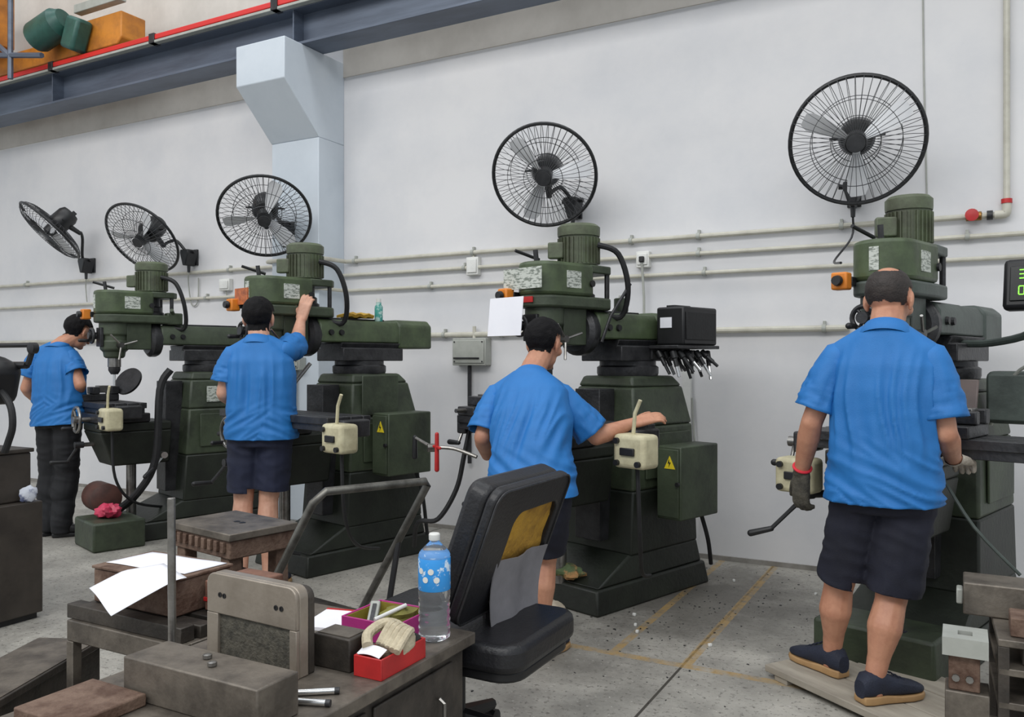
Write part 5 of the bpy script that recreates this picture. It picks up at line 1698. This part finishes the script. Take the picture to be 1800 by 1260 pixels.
st = thing('parts_rack', 'dark steel rack with shelves at the lower right edge', 'rack', (0.36, 3.05, 0), math.radians(2))
for z in (0.10, 0.28, 0.38, 0.465):
    MB().bx(-0.27, 0.30, -0.17, 0.22, z, z + 0.022).build('shelf', M_WORN, st, 0.003)
for x in (-0.255, 0.285):
    for y in (-0.155, 0.205):
        MB().bx(x - 0.015, x + 0.015, y - 0.015, y + 0.015, 0, 0.465).build('upright', M_DARKST, st, 0.002)
MB().bx(-0.25, 0.28, 0.19, 0.20, 0.12, 0.465).build('back_sheet', M_DARKST, st)
bt = thing('steel_billet', 'large grey steel billet on top of the parts rack', 'steel block', (0.26, 3.17, 0.488))
MB().bx(-0.255, 0.30, -0.075, 0.085, 0, 0.105).build('billet', M_WORN, bt, 0.005)
MB().bx(-0.275, -0.255, -0.03, 0.03, 0.02, 0.07).build('end_boss', M_GREYBOX, bt, 0.005)
tag(MB().bx(0.13, 0.42, 2.91, 3.03, 0.488, 0.545).build('rusty_block', M_RUST, bevel=0.004), 'rusty block on the parts rack in front of the grey billet', 'steel block')
tag(MB().bx(0.16, 0.46, 2.92, 3.05, 0.403, 0.455).build('dark_block', M_DARKST, bevel=0.004), 'dark steel block on the upper shelf of the parts rack', 'steel block')
ck = thing('bracket_casting', 'grey bracket block with a square slot standing left of the parts rack', 'steel block', (0.01, 2.93, 0))
MB().bx(-0.055, 0.065, -0.06, 0.06, 0, 0.31).build('grey_foot', M_WORN, ck, 0.004)
MB().bx(-0.045, 0.04, -0.05, 0.05, 0.31, 0.42).build('rusty_neck', M_RUST, ck, 0.004)
for x in (-0.025, 0.012):
    MB().cyl((x, -0.05, 0.35), (x, -0.06, 0.35), 0.011, n=8).build('bolt', M_STEEL, ck)
ow, iw = 0.062, 0.02
pl = MB()
pl.bx(-ow, ow, -0.07, -iw - 0.005, 0.42, 0.475)
pl.bx(-ow, ow, iw, 0.07, 0.42, 0.475)
pl.bx(-ow, -iw, -iw - 0.005, iw, 0.42, 0.475)
pl.bx(iw, ow, -iw - 0.005, iw, 0.42, 0.475)
pl.build('slotted_head', M_GREYBOX, ck)
MB().bx(-iw, iw, -iw - 0.005, iw, 0.42, 0.44).build('slot_floor', M_BLACK, ck)

# ------------------------------------------------------------------ left edge: cabinet and machine arm
cb2 = thing('tool_cabinet', 'dark brown steel tool cabinet at the left edge', 'cabinet', (-4.53, 2.35, 0))
MB().bx(-0.40, 0.38, -0.25, 0.25, 0.03, 0.60).build('body', M_BROWN, cb2, 0.006)
MB().bx(-0.38, 0.36, -0.23, 0.23, 0.0, 0.03).build('plinth', M_BLACK, cb2)
for k in range(3):
    d_ = MB().bx(-0.385, 0.365, -0.262, -0.25, 0.05 + k * 0.18, 0.215 + k * 0.18).build('drawer', M_BROWN, cb2, 0.004)
    MB().bx(-0.10, 0.10, -0.282, -0.262, 0.14 + k * 0.18, 0.155 + k * 0.18).build('handle', M_BLACK, d_, 0.003)
gm_ = thing('grinder_head', 'black machine with a curved hose and long arms at the left edge', 'machine', (-4.33, 2.43, 0.60))
MB().bx(-0.45, 0.13, -0.15, 0.14, 0, 0.25).build('machine_bed', M_BROWN, gm_, 0.01)
MB().bx(-0.46, 0.14, -0.16, 0.15, 0.25, 0.27).build('bed_plate', M_DARKST, gm_, 0.004)
MB().bx(-0.40, -0.20, -0.06, 0.10, 0.27, 0.90).build('column', M_BLACK, gm_, 0.02)
MB().box((0.08, -0.03, 0.62), (0.20, 0.2, 0.22), Matrix.Rotation(0.3, 3, 'Y')).build('motor_head', M_BLACK, gm_, 0.05, seg=3)
MB().tube([(0.14, -0.03, 0.58), (0.235, -0.03, 0.50), (0.255, -0.03, 0.40), (0.22, -0.03, 0.32), (0.19, -0.03, 0.27)], 0.017, 10, smooth=5).build('hose', M_RUBBER, gm_)
for z, r_, e in ((0.795, 0.012, 0.30), (0.695, 0.018, 0.24)):
    MB().tube([(-0.2, 0.05, z), (e, 0.05, z)], r_, 8).build('arm', M_BLACK, gm_)
MB().lathe([(0.014, -0.02), (0.028, -0.015), (0.028, 0.015), (0.014, 0.02)], (0.29, 0.05, 0.78), (0, 1, 0), 14).build('arm_knuckle', M_BLACK, gm_)
MB().tube([(0.29, 0.05, 0.78), (0.25, 0.05, 0.70)], 0.014, 8).build('arm_link', M_BLACK, gm_)
wr_ = MB()
crumple(wr_, (-4.165, 2.53, 0.64), 0.02, 0.045, 0.04, 17.0, 0.4)
tag(wr_.build('white_rag', mat('white_blue_cloth', (206, 210, 220), 0.8, 0, (70, 80, 120), 10, 0.9, lo=0.5, hi=0.6)), 'white and blue rag on the brown tool cabinet', 'rag')

# metal chips scattered on the floor
chips = MB()
rnd = random.Random(5)
for i in range(260):
    x, y = rnd.gauss(-1.25, 0.45), rnd.gauss(4.35, 0.6)
    if y > 5.4 or y < 2.6:
        continue
    s_ = rnd.uniform(0.002, 0.006)
    chips.box((x, y, s_ * 0.3), (s_ * 2, s_ * rnd.uniform(0.5, 1.4), s_ * 0.6), Matrix.Rotation(rnd.uniform(0, 3), 3, 'Z'))
o_ = chips.build('metal_chips', M_IRON)
o_['kind'] = 'stuff'
tag(o_, 'dark metal chips scattered on the floor between the machines', 'metal chips')
wc = MB()
for (px, py) in ((1115, 1082), (1117, 1100), (1248, 1136), (1290, 1022), (1434, 1046), (1050, 1040), (1120, 1112)):
    p = G(px, py)
    wc.box((p.x, p.y, 0.007), (0.018, 0.014, 0.014), Matrix.Rotation(px, 3, 'Z'))
o_ = wc.build('white_scraps', M_WHITE, bevel=0.003)
o_['kind'] = 'stuff'
tag(o_, 'tiny white scraps lying on the concrete floor', 'scraps')
